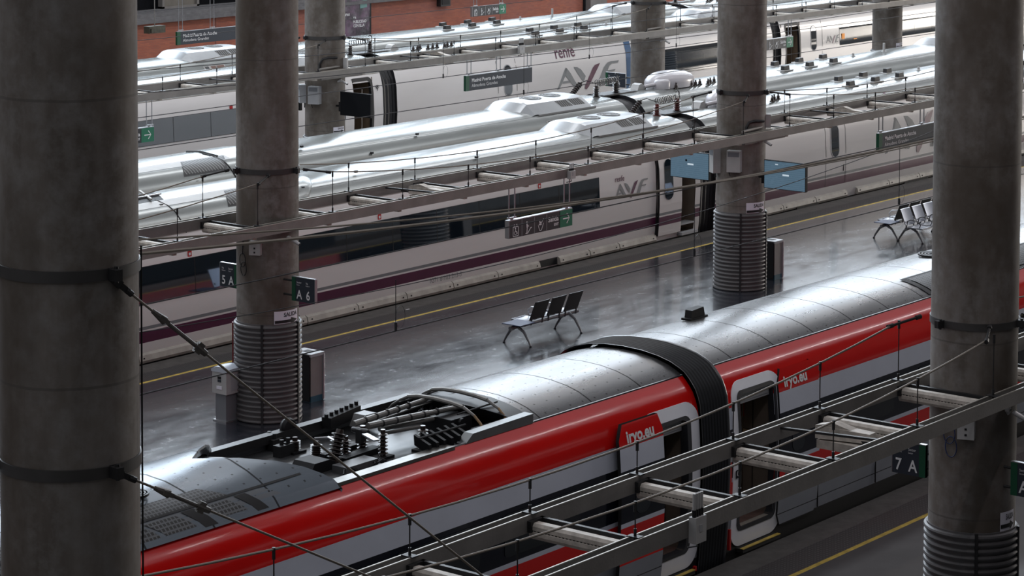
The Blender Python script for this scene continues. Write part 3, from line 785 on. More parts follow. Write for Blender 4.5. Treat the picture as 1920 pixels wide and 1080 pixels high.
def vestibule(t, x0, x1, z0, z1, red_box=False):
    y0 = RY+.10; y1 = y0+1.35; xa, xb = x0-.35, x1+.10
    mb = MB()
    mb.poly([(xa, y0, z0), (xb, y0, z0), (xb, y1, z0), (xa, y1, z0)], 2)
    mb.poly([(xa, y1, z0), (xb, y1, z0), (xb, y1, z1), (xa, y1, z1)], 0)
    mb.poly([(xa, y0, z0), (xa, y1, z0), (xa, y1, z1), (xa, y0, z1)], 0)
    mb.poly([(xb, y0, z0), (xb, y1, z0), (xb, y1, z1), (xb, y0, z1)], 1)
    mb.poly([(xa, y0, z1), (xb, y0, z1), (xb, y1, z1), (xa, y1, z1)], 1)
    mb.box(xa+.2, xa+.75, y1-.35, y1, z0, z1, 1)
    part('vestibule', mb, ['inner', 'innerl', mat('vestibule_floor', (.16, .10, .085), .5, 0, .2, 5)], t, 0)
    mb = MB()
    for y in (y0+.50, y0+.64): mb.tube([(xb-.10, y, z0), (xb-.10, y, z1-.3)], .018, 8)
    part('grab_rail', mb, 'chrome', t)
    mb = MB(); mb.box(xb-.04, xb-.02, y0+.56, y0+.62, z0+.95, z0+1.2); part('vestibule_light', mb, 'lampw', t)
    mb = MB()
    for y in (y0+.35, y0+.80, y0+1.2): mb.box(xb-.012, xb-.004, y, y+.012, z0, z1)
    for z in (z0+.7, z0+1.3): mb.box(xb-.012, xb-.004, y0, y1, z, z+.012)
    part('panel_joint', mb, 'under', t, 0)
    mb = MB(); mb.box(x0+.02, x1-.02, y0-.02, y0+.12, z1-.21, z1-.05, 0); mb.box(x0+.05, x1-.05, y0-.03, y0-.02, z1-.17, z1-.09, 0)
    part('door_header', mb, 'lgrey', t)
    mb = MB(); mb.box(x0, x1, y0-.07, y0+.02, z0-.02, z0+.015); part('door_sill', mb, mat('sill_pale', (.36, .33, .29), .45, .3), t)
    if red_box:
        mb = MB(); mb.box(xb-.03, xb-.015, y0+.52, y0+.68, z0+1.50, z0+2.0); part('red_panel', mb, 'redp', t)
        mb = MB()
        for k in range(3): mb.box(xb-.03, xb-.015, y0+.82, y0+.95, z0+1.10+k*.28, z0+1.32+k*.28, 1); mb.box(xb-.035, xb-.03, y0+.84, y0+.93, z0+1.13+k*.28, z0+1.26+k*.28, 0)
        part('notice', mb, ['signd', 'plast'], t)
def door_leaf(t, x0, x1, z0, z1, window=True, side=1, disp=None, off=.14):
    """plug door slid open outside the body"""
    zs = sorted(set([z0, z1]+[z for z in ZB if z0 < z < z1]+[z0+(z1-z0)*i/12 for i in range(13)]))
    mb = MB()
    for za, zb in zip(zs, zs[1:]):
        k = rmat(0, (za+zb)/2, 0); ya, yb = RY+yat(RP, za)-off, RY+yat(RP, zb)-off
        # rounded corners at top and bottom
        def cut(z):
            r = .16; d = min(z-z0, z1-z)
            return 0 if d > r else r-sqrt(max(0, r*r-(r-d)**2))
        ca, cb_ = cut(za), cut(zb)
        xl0, xl1 = (x0+ca, x0+cb_); xr0, xr1 = (x1-(ca if side < 0 else ca*.3), x1-(cb_ if side < 0 else cb_*.3))
        mb.poly([(xl0, ya, za), (xr0, ya, za), (xr1, yb, zb), (xl1, yb, zb)], k)
        mb.poly([(xl0, ya, za), (xl1, yb, zb), (xl1, yb+.06, zb), (xl0, ya+.06, za)], 5)
        mb.poly([(xr0, ya, za), (xr1, yb, zb), (xr1, yb+.06, zb), (xr0, ya+.06, za)], 5)
        mb.poly([(xl0, ya+.06, za), (xr0, ya+.06, za), (xr1, yb+.06, zb), (xl1, yb+.06, zb)], 5)
    d = part('door', mb, RMATS, t, 40)
    H = [(a-off, b) for a, b in RP]
    patch('door_window', d, H, RY, x0+.36, x0+.74, 1.34, 1.97, mat('door_glass', (.03, .035, .042), .08, 0, 0), rad=.15)
    tm = text_mb('iryo.eu', .30, (0, 0, 0), (1, 0, 0), (0, 0, 1), bold=.010)
    w = max(v.x for v in tm.v); xo = x0+.22 if side > 0 else x0+.20
    for v in tm.v:
        v.z = v.z; zz = 2.455+v.z*.78 if False else 2.17+v.z
    # lettering follows the curved skin above the silver stripe
    for v in tm.v:
        zz = 2.485+(v.z-.04)*.80; xx = xo+v.x*.70/w-.03; v.x, v.y, v.z = xx, RY+yat(RP, zz)-off-.006, zz
    part('lettering', tm, 'signw', d, 0)
    mb = MB(); x = x0+.50 if side > 0 else x0+.42; y = RY-off-.004
    mb.poly([(x, y, .86), (x+.40, y, .86), (x+.40, y, 1.14), (x, y, 1.14)]); s = part('display', mb, 'black', d, 0)
    tm = text_mb(disp, .10, (x+.06, y-.003, .98), XD, ZD, bold=.003, sx=.8); part('amber_text', tm, 'amber', s, 0)
    mb = MB(); bx_ = x0+.98 if side > 0 else x0+.20
    mb.lathe((bx_, y, .98), [(.055, 0), (.05, -.02)], 14, axis=(0, 1, 0)); part('door_button', mb, mat('button_green', (.03, .10, .09), .4), d)
    return d

D1 = (30.50, 31.43, .38, 2.48); D2 = (32.92, 33.92, .40, 2.58)
RP_holes = fill_prof(RP, [.38, .40])
RP = RP_holes
WELL = (23.2, 28.02)
ra = red_car(7.2, 31.78, 'red coach with folded pantograph in its roof well', [D1], well=WELL)
rb = red_car(32.52, 57.4, 'red coach with plain riveted grey roof right of the bellows', [D2], well=None)
vestibule(ra, D1[0], D1[1], D1[2], D1[3]); vestibule(rb, D2[0], D2[1], D2[2], D2[3], True)
ring('door_frame', ra, RP, RY, (30.26, 31.76), (.10, 2.70), (30.48, 31.52), (.36, 2.50), .30, .14, 'dframe')
ring('door_frame', rb, RP, RY, (32.70, 34.16), (.10, 2.76), (32.86, 33.98), (.36, 2.60), .30, .14, 'dframe')
ring('door_seal', ra, RP, RY, (30.47, 31.53), (.35, 2.51), (30.52, 31.43), (.40, 2.46), .14, .12, 'rubber', .02, .08)
ring('door_seal', rb, RP, RY, (32.85, 33.99), (.35, 2.61), (32.92, 33.93), (.41, 2.55), .14, .12, 'rubber', .02, .08)
door_leaf(ra, 29.50, 30.62, .16, 2.72, side=1, disp='LEVANTE\nCoche 5')
door_leaf(rb, 34.02, 35.24, .18, 2.74, side=-1, disp='9  BARNA\nCoche 6', off=.045)
for t, x in ((ra, 30.55), (rb, 33.0)):
    mb = MB(); mb.box(x-.1, x+1.0, RY-.10, RY+.1, .02, .08, 0); mb.box(x-.1, x+1.0, RY-.11, RY-.04, .08, .09, 1); part('folding_step', mb, ['under', 'yellow'], t)
# silver end plates and red marks by the bellows
mb = MB(); mb.box(32.62, 32.66, RY-.03, RY+.02, .12, .45); part('marker', mb, 'redp', rb)
mb = MB(); mb.box(31.66, 31.70, RY-.03, RY+.02, .02, .09); part('marker', mb, 'redp', ra)
mb = MB(); mb.box(32.56, 32.62, RY-.06, RY, .95, 1.55, 0); mb.box(32.555, 32.625, RY-.065, RY, 1.55, 1.62, 1); part('end_reflector', mb, ['redp', 'lgrey'], rb)
for i, z in enumerate((1.25, 1.48)):
    mb = MB(); yy = RY-.055; mb.poly([(32.74, yy, z), (32.84, yy, z), (32.84, yy, z+.13), (32.74, yy, z+.13)]); q = part('pictogram', mb, 'navy', rb, 0)
    mb = MB(); mb.lathe((32.79, yy-.004, z+.10), [(.012, 0), (.012, .002)], 8, axis=(0, 1, 0)); mb.beam((32.785, yy-.003, z+.085), (32.785, yy-.003, z+.04), .014, .004); mb.beam((32.785, yy-.003, z+.045), (32.82, yy-.003, z+.03), .014, .004); part('pictogram_figure', mb, 'signw', q, 0)
# passenger windows in the dark band
def rwin(t, x0, x1):
    patch('window', t, RP, RY, x0, x1, 1.36, 1.98, mat('coach_glass', (.020, .024, .028), .06, 0, 0, coat=.3), rad=.08, off=.008)
for x in (9.0, 11.6, 14.2, 16.8, 19.4, 22.0, 24.6, 26.9): rwin(ra, x, x+1.75)
for x in (36.0, 38.6, 41.2, 43.8, 46.4, 49): rwin(rb, x, x+1.75)
# a traveller and seats seen through the window are too dark to read; skirt bolts
for t, xs_ in ((ra, (20, 24, 28)), (rb, (35.3, 37.2, 39.4))):
    for x in xs_:
        mb = MB(); mb.box(x, x+.01, RY-.012, RY+.01, .22, .62); part('panel_joint', mb, 'black', t)
# bellows
mb = MB()
def bell(x, k):
    pr = [(RY+a, b) for a, b in RP]+[(RY+RW-a, b) for a, b in reversed(RP[:-1])]
    cy, cz = RY+RW/2, 1.4
    return [(x, y+(k if y > cy else -k)*min(1, abs(y-cy)/.9), z+(k if z > 2.5 else 0)) for y, z in pr if z > -.35]
rows = []; n = 38
for i in range(n+1):
    x = 31.76+.76*i/n; k = .035+(.022 if i % 2 else 0)
    if i in (0, 1, n, n-1): k = .055
    rows.append(bell(x, k))
mb.grid(rows, lambda i, j: (i//2) % 2); t = solo('gangway_bellows', mb, ['rubber', mat('rubber_fold_shade', (.010, .011, .013), .5)], 'black ribbed rubber bellows joining the two red coaches', 'gangway bellows', (32.2, RY+RW/2, -.5), None, 25)  # darker rubber alternates to paint in the shade between the folds
for x in (32.46,):
    mb = MB(); mb.grid([bell(x, .03), bell(x, .062), bell(x+.035, .070), bell(x+.07, .062), bell(x+.07, .03)]); part('rim', mb, 'rubber', t, 50)

# ---- hood with grilles at the left of coach A
def off_prof(k, z0=3.0):
    pts = [(RY+a-k*.4, b+k) for a, b in RP if b >= z0]
    return pts+[(2*(RY+RW/2)-y, z) for y, z in reversed(pts[:-1])]
pr = off_prof(.035, 2.95); cy = RY+RW/2
pr = [(pr[0][0]-.01, 2.99)]+pr+[(pr[-1][0]+.01, 2.99)]
mb = MB(); rows = []
ZH = 3.43
def hoodpt(x, y, z, xe):
    return (x, y, z)
ends = []
for y, z in pr:
    s = abs(y-cy)/1.2                       # 0 at crest, 1 at edge
    xe = 23.82-1.55*(1-min(1, s))**1.15
    ends.append(xe)
for i in range(25):
    u = i/24
    r = []
    for (y, z), xe in zip(pr, ends):
        s = min(1, abs(y-cy)/1.25); lift = .13*(1-s**2.5)
        x = 8.0+(xe-8.0)*u if False else (xe-15.6*(1-u)**1.6)
        lift += .05*math.exp(-((xe-x)/.5)**2)*(1-s)
        r.append((x, y, z+lift))
    rows.append(r)
mb.grid(rows)
rows2 = [[(x-.05, y, z-.12) for x, y, z in rows[-1]], [(x+.02, y, z-.03) for x, y, z in rows[-1]], rows[-1]]
mb.grid(rows2)
hood = part('equipment_hood', mb, 'hood', ra, 35)
def on_roof(x, y):
    """height of the hood / roof surface"""
    d = abs(y-cy); e = RW/2-d
    return yinv(e)
def yinv(e):
    for (a, b), (c, d) in zip(RP, RP[1:]):
        if b > 2 and a <= e <= c: return b+(d-b)*(e-a)/(c-a)
    return 3.28
def gpanel(name, px, mtl, zoff=.10, frame=True):
    """grille panel whose corners are read on the hood (x,y pairs)"""
    mb = MB(); N = 5
    (xa, ya), (xb, yb), (xc, yc_), (xd, yd) = px
    rows = []
    for j in range(N+1):
        v = j/N; r = []
        for i in range(N+1):
            u = i/N
            x = (xa*(1-u)+xb*u)*(1-v)+(xd*(1-u)+xc*u)*v; y = (ya*(1-u)+yb*u)*(1-v)+(yd*(1-u)+yc_*u)*v
            s = min(1, abs(y-cy)/1.25); r.append((x, y, yinv(RW/2-abs(y-cy))+.035+.13*(1-s**2.5)+zoff))
        rows.append(r)
    mb.grid(rows); return part(name, mb, mtl, hood, 40)
fr = mat('grille_frame_grey', (.12, .13, .145), .4, .3, .1, 3)
def hoodhit(px, py):
    z = 3.2
    for _ in range(14):
        p = P(px, py, Z=z); sp = min(1, abs(p.y-cy)/1.25); z = .5*z+.5*(yinv(RW/2-abs(p.y-cy))+.035+.13*(1-sp**2.5))
    return p.x, max(p.y, RY+.262)
UL, UR, UBR, UBL = hoodhit(262, 942), hoodhit(396, 911), hoodhit(425, 930), hoodhit(262, 977)
LT, LTR, LBR, LB = hoodhit(262, 984), hoodhit(433, 934), hoodhit(452, 962), hoodhit(280, 1016)
yt, ybm = UR[1], UBR[1]; lt, lb = LTR[1], LBR[1]
skew = -.30
gpanel('grille_surround', [(8, lb), (23.0, lb), (22.55, lt+.02), (8, lt+.02)], fr, .008)
xe = UBR[0]; gpanel('upper_grille', [(16.9, ybm), (xe, ybm), (xe+skew, yt), (16.9+skew, yt)], 'grid', .016); gpanel('upper_grille', [(8, ybm), (16.8, ybm), (16.8+skew, yt), (8, yt)], 'grid', .016)
gpanel('grille_gap', [(8, lt+.012), (LTR[0]+1.3, lt+.012), (LTR[0]+1.3, lt+.042), (8, lt+.042)], 'black', .018)
xe = LBR[0]-.08; sk_ = -.22; wd = (LBR[0]-LB[0])/2.55; k = 0
while xe-wd > 8:
    gpanel('lower_grille', [(xe-wd+.04, lb+.03), (xe-.04, lb+.03), (xe-.04+sk_, lt-.015), (xe-wd+.04+sk_, lt-.015)], 'grid', .016); xe -= wd; k += 1
xe = LBR[0]; gpanel('end_gap', [(xe, lb), (xe+.22, lb), (xe+.22+sk_, lt), (xe+sk_, lt)], 'black', .016)
gpanel('end_grille', [(xe+.36, lb+.04), (xe+.78, lb+.04), (xe+.78+sk_, lt-.02), (xe+.36+sk_, lt-.02)], 'grid', .016)
gpanel('end_gap', [(xe+.92, lb), (xe+1.12, lb), (xe+1.12+sk_, lt), (xe+.92+sk_, lt)], 'black', .016)
p = P(262, 925, Z=3.42)
for r_ in (.05, .09, .13, .17):
    mb = MB(); mb.lathe((p.x-.1, p.y, p.z), [(r_, 0), (r_, .03), (r_+.02, .03), (r_+.02, 0)], 24, cap=False); part('round_vent', mb, 'dsteel', hood)

# ---- roof well with pantograph
mb = MB(); w0, w1 = WELL; ya, yb = RY+.34, RY+RW-.34; zf = 2.90
mb.poly([(w0-.6, ya, zf), (w1, ya, zf), (w1, yb, zf), (w0-.6, yb, zf)], 0)
mb.grid([[(w0, ya, zf), (w1, ya, zf)], [(w0, ya-.02, 3.04), (w1, ya-.02, 3.04)]], 1)
mb.grid([[(w0, yb, zf), (w1, yb, zf)], [(w0, yb+.02, 3.04), (w1, yb+.02, 3.04)]], 1)
part('well_floor', mb, [mat('well_floor_grey', (.075, .078, .082), .35, .4, .25, 2), 'lgrey'], ra, 0)
mb = MB(); mb.box(w0, 26.2, ya-.05, ya+.14, 3.0, 3.05); mb.box(w0, 26.2, ya+.1, ya+.16, 2.9, 3.0); part('side_ledge', mb, mat('ledge_metal', (.17, .165, .155), .35, .7, .2, 6), ra, 0)
mb = MB(); mb.box(22.0, 27.9, yb-.10, yb+.05, 3.0, 3.12); part('far_side_rail', mb, mat('far_rail_grey', (.035, .035, .037), .4, .3), ra, 0)
q = [P(886, 838, Z=3.0), P(1003, 788, Z=3.0)]
mb = MB(); mb.prism([(26.45, ya-.03, 3.02), (26.62, ya-.03, 3.14), (27.98, ya-.03, 3.16), (27.98, ya-.03, 3.02)], (0, .16, 0)); part('side_fairing', mb, mat('fairing_grey', (.13, .14, .145), .4, .3, .1, 3), ra, 0)
# bulkhead closing the roof to the right of the well
rows = []
pts = [(RY+a, b) for a, b in RP if b >= 3.0]; pts = pts+[(2*cy-y, z) for y, z in reversed(pts[:-1])]
rows = [[(28.03, y, z) for y, z in pts], [(27.88-.55*(1-(abs(y-cy)/1.25)**2 if abs(y-cy) < 1.25 else 0), y, z+.02) for y, z in pts], [(27.80, y*.86+cy*.14, 2.90+(z-2.9)*.15) for y, z in pts]]
mb = MB(); mb.grid(rows); part('well_bulkhead', mb, mat('bulkhead_dark', (.014, .017, .021), .5, .1, .1, 3), ra, 35)
def insulator(root, base, h, r=.085, n=6, mt='ins', axis=(0, 0, 1), name='insulator'):
    base = Vector(base); ax = Vector(axis).normalized(); pr = [(r*1.15, 0), (r*1.15, .03), (r*.55, .04)]
    for i in range(n):
        z = .05+(h-.09)*i/n; dz = (h-.09)/n
        pr += [(r*.5, z), (r*1.0, z+dz*.35), (r*.95, z+dz*.5), (r*.5, z+dz*.75)]
    pr += [(r*.5, h-.03), (r*.45, h)]
    mb = MB(); mb.lathe(base, pr, 16, axis=ax); return part(name, mb, mt, root, 35)
def roofpt(px, py, z): return P(px, py, Z=z)
for (px, py, h, r) in ((593, 856, .24, .085), (648, 859, .33, .075), (680, 846, .38, .085), (718, 856, .40, .07), (793, 843, .36, .08), (553, 846, .22, .08)):
    p = roofpt(px, py, zf+.02); insulator(ra, (p.x, p.y, zf), h, r)
    mb = MB(); mb.box(p.x-.13, p.x+.13, p.y-.10, p.y+.10, zf, zf+.035); part('insulator_base', mb, 'black', ra)
p = roofpt(625, 868, zf+.05); insulator(ra, p, .46, .11, 7, axis=(.30, .05, .75), name='inclined_insulator')
# base frames
mb = MB()
a = roofpt(640, 872, zf); b = roofpt(712, 850, zf)
mb.beam((a.x, a.y, zf+.05), (b.x, b.y+.05, zf+.05), .16, .10); mb.beam((a.x, a.y+.35, zf+.05), (b.x, b.y+.4, zf+.05), .10, .08); part('equipment_frame', mb, 'black', ra, 0)
p = roofpt(665, 880, zf); mb = MB(); mb.box(p.x-.3, p.x+.35, p.y-.12, p.y+.14, zf, zf+.10); part('equipment_cover', mb, mat('cover_grey', (.10, .10, .105), .4, .2), ra, 0)
p = roofpt(600, 880, zf); mb = MB(); mb.prism([(p.x-.35, p.y-.14, zf), (p.x-.25, p.y-.14, zf+.15), (p.x+.05, p.y-.14, zf+.15), (p.x+.25, p.y-.14, zf+.06), (p.x+.28, p.y-.14, zf)], (0, .38, 0)); part('transformer_box', mb, 'black', ra, 0)
rr = random.Random(3)
for i in range(7):
    mb = MB(); p = roofpt(640+i*10, 893-i*3, zf); pts = [(p.x+j*.07, p.y+rr.uniform(-.08, .08), zf+.03+.05*sin(j+i)) for j in range(7)]; mb.tube(pts, .014, 6); part('hose', mb, 'black', ra)
p = roofpt(535, 812, 3.05); mb = MB(); mb.lathe((p.x, p.y-.05, 3.14), [(.12, -.05), (.14, 0), (.12, .05)], 18, axis=(0, 1, 0)); mb.box(p.x-.14, p.x+.14, p.y-.1, p.y, 2.95, 3.10); part('drum', mb, 'black', ra)
for px, py in ((505, 826), (515, 830), (540, 838), (528, 842)):
    p = roofpt(px, py, 3.0); mb = MB(); mb.box(p.x-.1, p.x+.1, p.y-.07, p.y+.07, zf, 3.06); mb.lathe((p.x, p.y, 3.06), [(.03, 0), (.03, .07)], 8); part('terminal_block', mb, 'dsteel', ra)
mb = MB(); a = roofpt(590, 822, 3.15); b = roofpt(650, 818, 3.2); mb.tube([a, b], .018, 6); mb.tube([roofpt(616, 820, 3.18), roofpt(640, 832, 3.2)], .02, 6); part('busbar', mb, 'alu', ra)
# black bellow-like bar at the far edge and grey box
a = roofpt(612, 800, 3.05); b = roofpt(668, 778, 3.05)
mb = MB(); mb.beam((a.x, a.y, 3.1), (b.x, b.y, 3.12), .16, .16)
for i in range(7):
    q = Vector((a.x, a.y, 3.18)).lerp(Vector((b.x, b.y, 3.20)), i/6); mb.lathe(q, [(.03, 0), (.03, .05)], 8)
part('far_damper', mb, 'black', ra, 30)
p = roofpt(686, 783, 3.1); mb = MB(); mb.prism([(p.x-.22, p.y-.1, 3.0), (p.x-.12, p.y-.1, 3.17), (p.x+.10, p.y-.1, 3.17), (p.x+.22, p.y-.1, 3.0)], (0, .22, 0)); part('arm_cushion', mb, mat('cushion_grey', (.14, .14, .14), .4, .2), ra, 0)
# folded pantograph
tb = lambda pts, r, nm='pantograph_arm': (lambda mb: (mb.tube(pts, r, 10), part(nm, mb, 'tube', ra)))(MB())
A_ = roofpt(663, 795, 3.28); B_ = roofpt(798, 749, 3.33)
tb([A_, A_.lerp(B_, .6), A_.lerp(B_, .6), B_], [.045, .042, .036, .034])
A2 = roofpt(690, 799, 3.26); B2 = roofpt(860, 763, 3.24); tb([A2, A2.lerp(B2, .65), A2.lerp(B2, .65), B2], [.050, .048, .040, .036])
for a, b in ((A_, B_), (A2, B2)):
    for k in (.15, .3, .45, .6, .75):
        mb = MB(); q = a.lerp(b, k); d = (b-a).normalized(); mb.tube([q-d*.012, q+d*.012], .054, 10); part('arm_collar', mb, 'dsteel', ra)
tb([roofpt(711, 805, 3.15), roofpt(818, 784, 3.15)], .034); tb([roofpt(723, 812, 3.08), roofpt(792, 799, 3.08)], .028)
tb([roofpt(700, 792, 3.2), roofpt(818, 750, 3.22)], .016); tb([roofpt(800, 780, 3.12), roofpt(858, 776, 3.12)], .042)
mb = MB(); p = roofpt(676, 808, 3.22); mb.lathe(p+Vector((0, -.14, 0)), [(.035, 0), (.045, .03), (.045, .26), (.035, .29)], 12, axis=(0, 1, 0)); mb.box(p.x-.05, p.x+.06, p.y-.05, p.y+.05, 3.05, p.z+.03); part('pantograph_knuckle', mb, 'dsteel', ra)
a = roofpt(684, 814, 3.25); b = roofpt(706, 826, 3.25); mb = MB(); mb.beam(a, b, .09, .02); part('pantograph_tab', mb, 'alu', ra, 0)
mb = MB(); p = roofpt(838, 795, 3.05); mb.box(p.x-.2, p.x+.25, p.y-.25, p.y+.3, zf, 3.18); mb.tube([(p.x, p.y-.3, 3.1), (p.x, p.y+.4, 3.1)], .08, 10); part('pantograph_base', mb, 'black', ra)
def bow(x, dx):
    pts = []
    for yv, zv in ((23.75, 3.06), (23.66, 3.16), (23.50, 3.26), (23.35, 3.33), (23.15, 3.365), (22.85, 3.375), (22.55, 3.36), (22.32, 3.33), (22.12, 3.24), (22.0, 3.14), (21.93, 3.03)):
        pts.append((x+dx, yv, zv))
    mb = MB(); mb.tube(pts, [.014, .016, .02, .026, .03, .03, .03, .026, .02, .016, .014], 8); mb.tube(pts[3:8], .033, 8)
    o = part('collector_bow', mb, 'tube', ra)
    mb = MB(); mb.tube([Vector(p)+Vector((0, 0, .003)) for p in pts[8:]], .019, 8); part('horn_tip', mb, mat('horn_tan', (.30, .19, .09), .5, 0, .2, 6), o)
xb_ = P(790, 735, Z=3.36).x
xb_ = 27.1
bow(xb_, 0); bow(xb_+.55, 0)
for y in (22.3, 22.7, 23.1, 23.4):
    mb = MB(); mb.tube([(xb_-.15, y, 3.26), (xb_+.75, y, 3.27)], .014, 6); part('bow_link', mb, 'dsteel', ra)
for i in range(8):
    mb = MB(); x = xb_+.1+rr.uniform(0, .6); y = rr.uniform(22.2, 23.5); pts = [(x+.04*j, y+.06*sin(j*1.3+i), 3.08+.03*sin(j*2)) for j in range(8)]; mb.tube(pts, .008, 5); part('flex_lead', mb, 'black', ra)
mb = MB(); mb.box(xb_-.1, xb_+.8, 22.0, 22.1, zf, 3.08); mb.box(xb_-.1, xb_+.8, 23.45, 23.55, zf, 3.1); part('head_rest', mb, 'black', ra, 0)
p = roofpt(842, 836, 3.0)
mb = MB()
for i in range(6): mb.obox((p.x-.45+i*.16, p.y-.03, 2.96), (.05, 0, 0), (0, .28, .10), (-.05, -.03, .16))
mb.tube([(p.x-.5, p.y+.12, 3.18), (p.x+.5, p.y+.12, 3.18)], .018, 6); part('ribbed_guard', mb, 'black', ra, 0)
# antenna block on coach B, vent and grille at its far end
p = P(1303, 590, Z=3.3); mb = MB(); mb.prism([(p.x-.2, p.y-.06, 3.25), (p.x-.17, p.y-.06, 3.40), (p.x+.17, p.y-.06, 3.42), (p.x+.22, p.y-.06, 3.25)], (0, .14, 0)); mb.box(p.x-.26, p.x+.26, p.y-.09, p.y+.1, 3.24, 3.275)
part('roof_aerial', mb, 'black', rb, 0)
p = P(1738, 481, Z=3.28)
for r_ in (.06, .12, .18, .24):
    mb = MB(); mb.lathe((p.x+.2, p.y, p.z), [(r_, 0), (r_, .03), (r_+.03, .03), (r_+.03, 0)], 24, cap=False); part('round_vent', mb, 'dsteel', rb)
a = P(1738, 533, Z=3.15); mb = MB()
mb.grid([[(x, y, yinv(y-RY)+.02) for x in (39.9, 42, 46, 50)] for y in (21.82, 21.95, 22.15, 22.35)]); part('roof_grille', mb, 'grid', rb, 40)
mb = MB(); mb.grid([[(x, y, yinv(y-RY)+.016) for x in (39.7, 39.86)] for y in (21.80, 21.95, 22.15, 22.4)]); mb.grid([[(x, y, yinv(y-RY)+.016) for x in (39.7, 50)] for y in (22.36, 22.42)]); part('grille_gap', mb, 'black', rb, 40)

# ---------------------------------------------------------------- white trains
AH = [(.10, -.6), (.05, -.1), (.04, 0), (0, .3), (-.045, 1.25), (-.004, 2.06), (.045, 2.3), (.12, 2.55), (.2, 2.70), (.3, 2.82), (.46, 2.97), (.65, 3.06), (.95, 3.12), (1.475, 3.15)]
AW = 2.95
def ahit(px, py, Y0, H=AH, W_=AW):
    O = Vector((0, 0, CAMH)); d = P(px, py, Y=10)-O
    pr = [(Y0+a, b) for a, b in H]+[(Y0+W_-a, b) for a, b in reversed(H[:-1])]; best = None
    for (y0, z0), (y1, z1) in zip(pr, pr[1:]):
        ay, az = y1-y0, z1-z0; den = d.y*az-d.z*ay
        if abs(den) < 1e-9: continue
        t = ((y0-O.y)*az-(z0-O.z)*ay)/den; p = O+d*t
        s = ((p.y-y0)*ay+(p.z-z0)*az)/(ay*ay+az*az)
        if -1e-6 <= s <= 1+1e-6 and t > 0 and (best is None or t < best[0]): best = (t, p)
    return best[1] if best else None
def azat(dy):
    if dy > AW/2: dy = AW-dy
    for (a, b), (c, d) in zip(AH[5:], AH[6:]):
        if a <= dy <= c: return b+(d-b)*(dy-a)/(c-a)
    return 3.15
def roof_patch(name, root, Y0, x0, x1, dy0, dy1, mt, off=.01, skew=0, n=6, lift=None):
    mb = MB(); rows = []
    for j in range(n+1):
        dy = dy0+(dy1-dy0)*j/n; sk = skew*j/n
        rows.append([(x0+sk, Y0+dy, azat(dy)+off), (x1+sk, Y0+dy, azat(dy)+off)])
    mb.grid(rows); return part(name, mb, mt, root, 40)
AM = ['avew', 'aveg', 'avep', 'aroof', 'under', 'gap']
def amat(st):
    def f(x, z, s):
        if z < -.02: return 4
        if z > 2.62: return 3
        if st and .44 < z < .68: return 2
        if st and .72 < z < .79: return 1
        return 0
    return f
AZ = [.0, .03, .24, .44, .68, .72, .79, .20, 2.35, 2.62]
AP = fill_prof(AH, AZ)
def ave_car(Y0, xa, xb, label, holes=(), stripes=True, ends=(True, True)):
    t = thing('train_coach', label, 'train', ((xa+xb)/2, Y0+AW/2, -.8), 'coaches of the white trains')
    ex = []
    for h in holes: ex += [h[0], h[1]]
    mb = MB(); shell(mb, AP, AW, Y0, stepf(xa, xb, 1.5, ex), amat(stripes), holes)
    for x in (xa, xb): cap(mb, AP, AW, Y0, x, 5)
    part('body', mb, AM, t, 40)
    # thin seam along the roof
    for dy in (.52,):
        mb = MB(); z = azat(dy); mb.tube([(xa+.02, Y0+dy, z), (xb-.02, Y0+dy, z)], .007, 5); part('roof_seam', mb, 'aveg', t)
    mb = MB(); z = 2.60; mb.box(xa+.02, xb-.02, Y0+yat(AH, z)-.012, Y0+yat(AH, z)+.02, z, z+.018); part('rain_strip', mb, 'sill', t)
    return t
def sills(t, Y0, segs):
    for a, b in segs:
        mb = MB(); mb.prism([(a+.01, Y0-.06, .02), (a+.01, Y0-.09, .08), (a+.01, Y0-.06, .19), (a+.01, Y0+.03, .24), (a+.01, Y0+.05, .02)], (b-a-.02, 0, 0), 0)
        for x in (a+.14, b-.14): mb.lathe((x, Y0-.078, .13), [(.018, 0), (.018, -.012)], 8, 1, axis=(0, 1, 0))
        part('sill_panel', mb, ['sill', 'black'], t, 0)
def window_band(t, Y0, x0, x1, z0=1.29, z1=2.06, first=.9):
    w = patch('window_band', t, AP, Y0, x0, x1, z0, z1, 'glass', off=.010)
    x = x0+first
    while x < x1-.3:
        mb = MB(); zs = [z0, (z0+z1)/2, z1]; mb.grid([[(x, Y0+yat(AP, z)-.012, z), (x+.018, Y0+yat(AP, z)-.012, z)] for z in zs]); part('glass_joint', mb, 'black', w, 0)
        x += 1.62
    mb = MB()
    for z in (z0-.012, z1): mb.grid([[(x0, Y0+yat(AP, z)-.011, z), (x1, Y0+yat(AP, z)-.011, z)], [(x0, Y0+yat(AP, z+.012)-.011, z+.012), (x1, Y0+yat(AP, z+.012)-.011, z+.012)]])
    part('window_seal', mb, 'black', w, 0)
    return w
def oval(t, Y0, xc, z0, z1, w=.42, off=.012):
    ring('oval_window_rim', t, AP, Y0, (xc-w/2-.03, xc+w/2+.03), (z0-.03, z1+.03), (xc-w/2, xc+w/2), (z0, z1), w/2+.02, w/2-.005, 'lgrey', off, .0)
    patch('oval_window', t, AP, Y0, xc-w/2, xc+w/2, z0, z1, 'glass', off=off-.002, rad=w/2-.005)
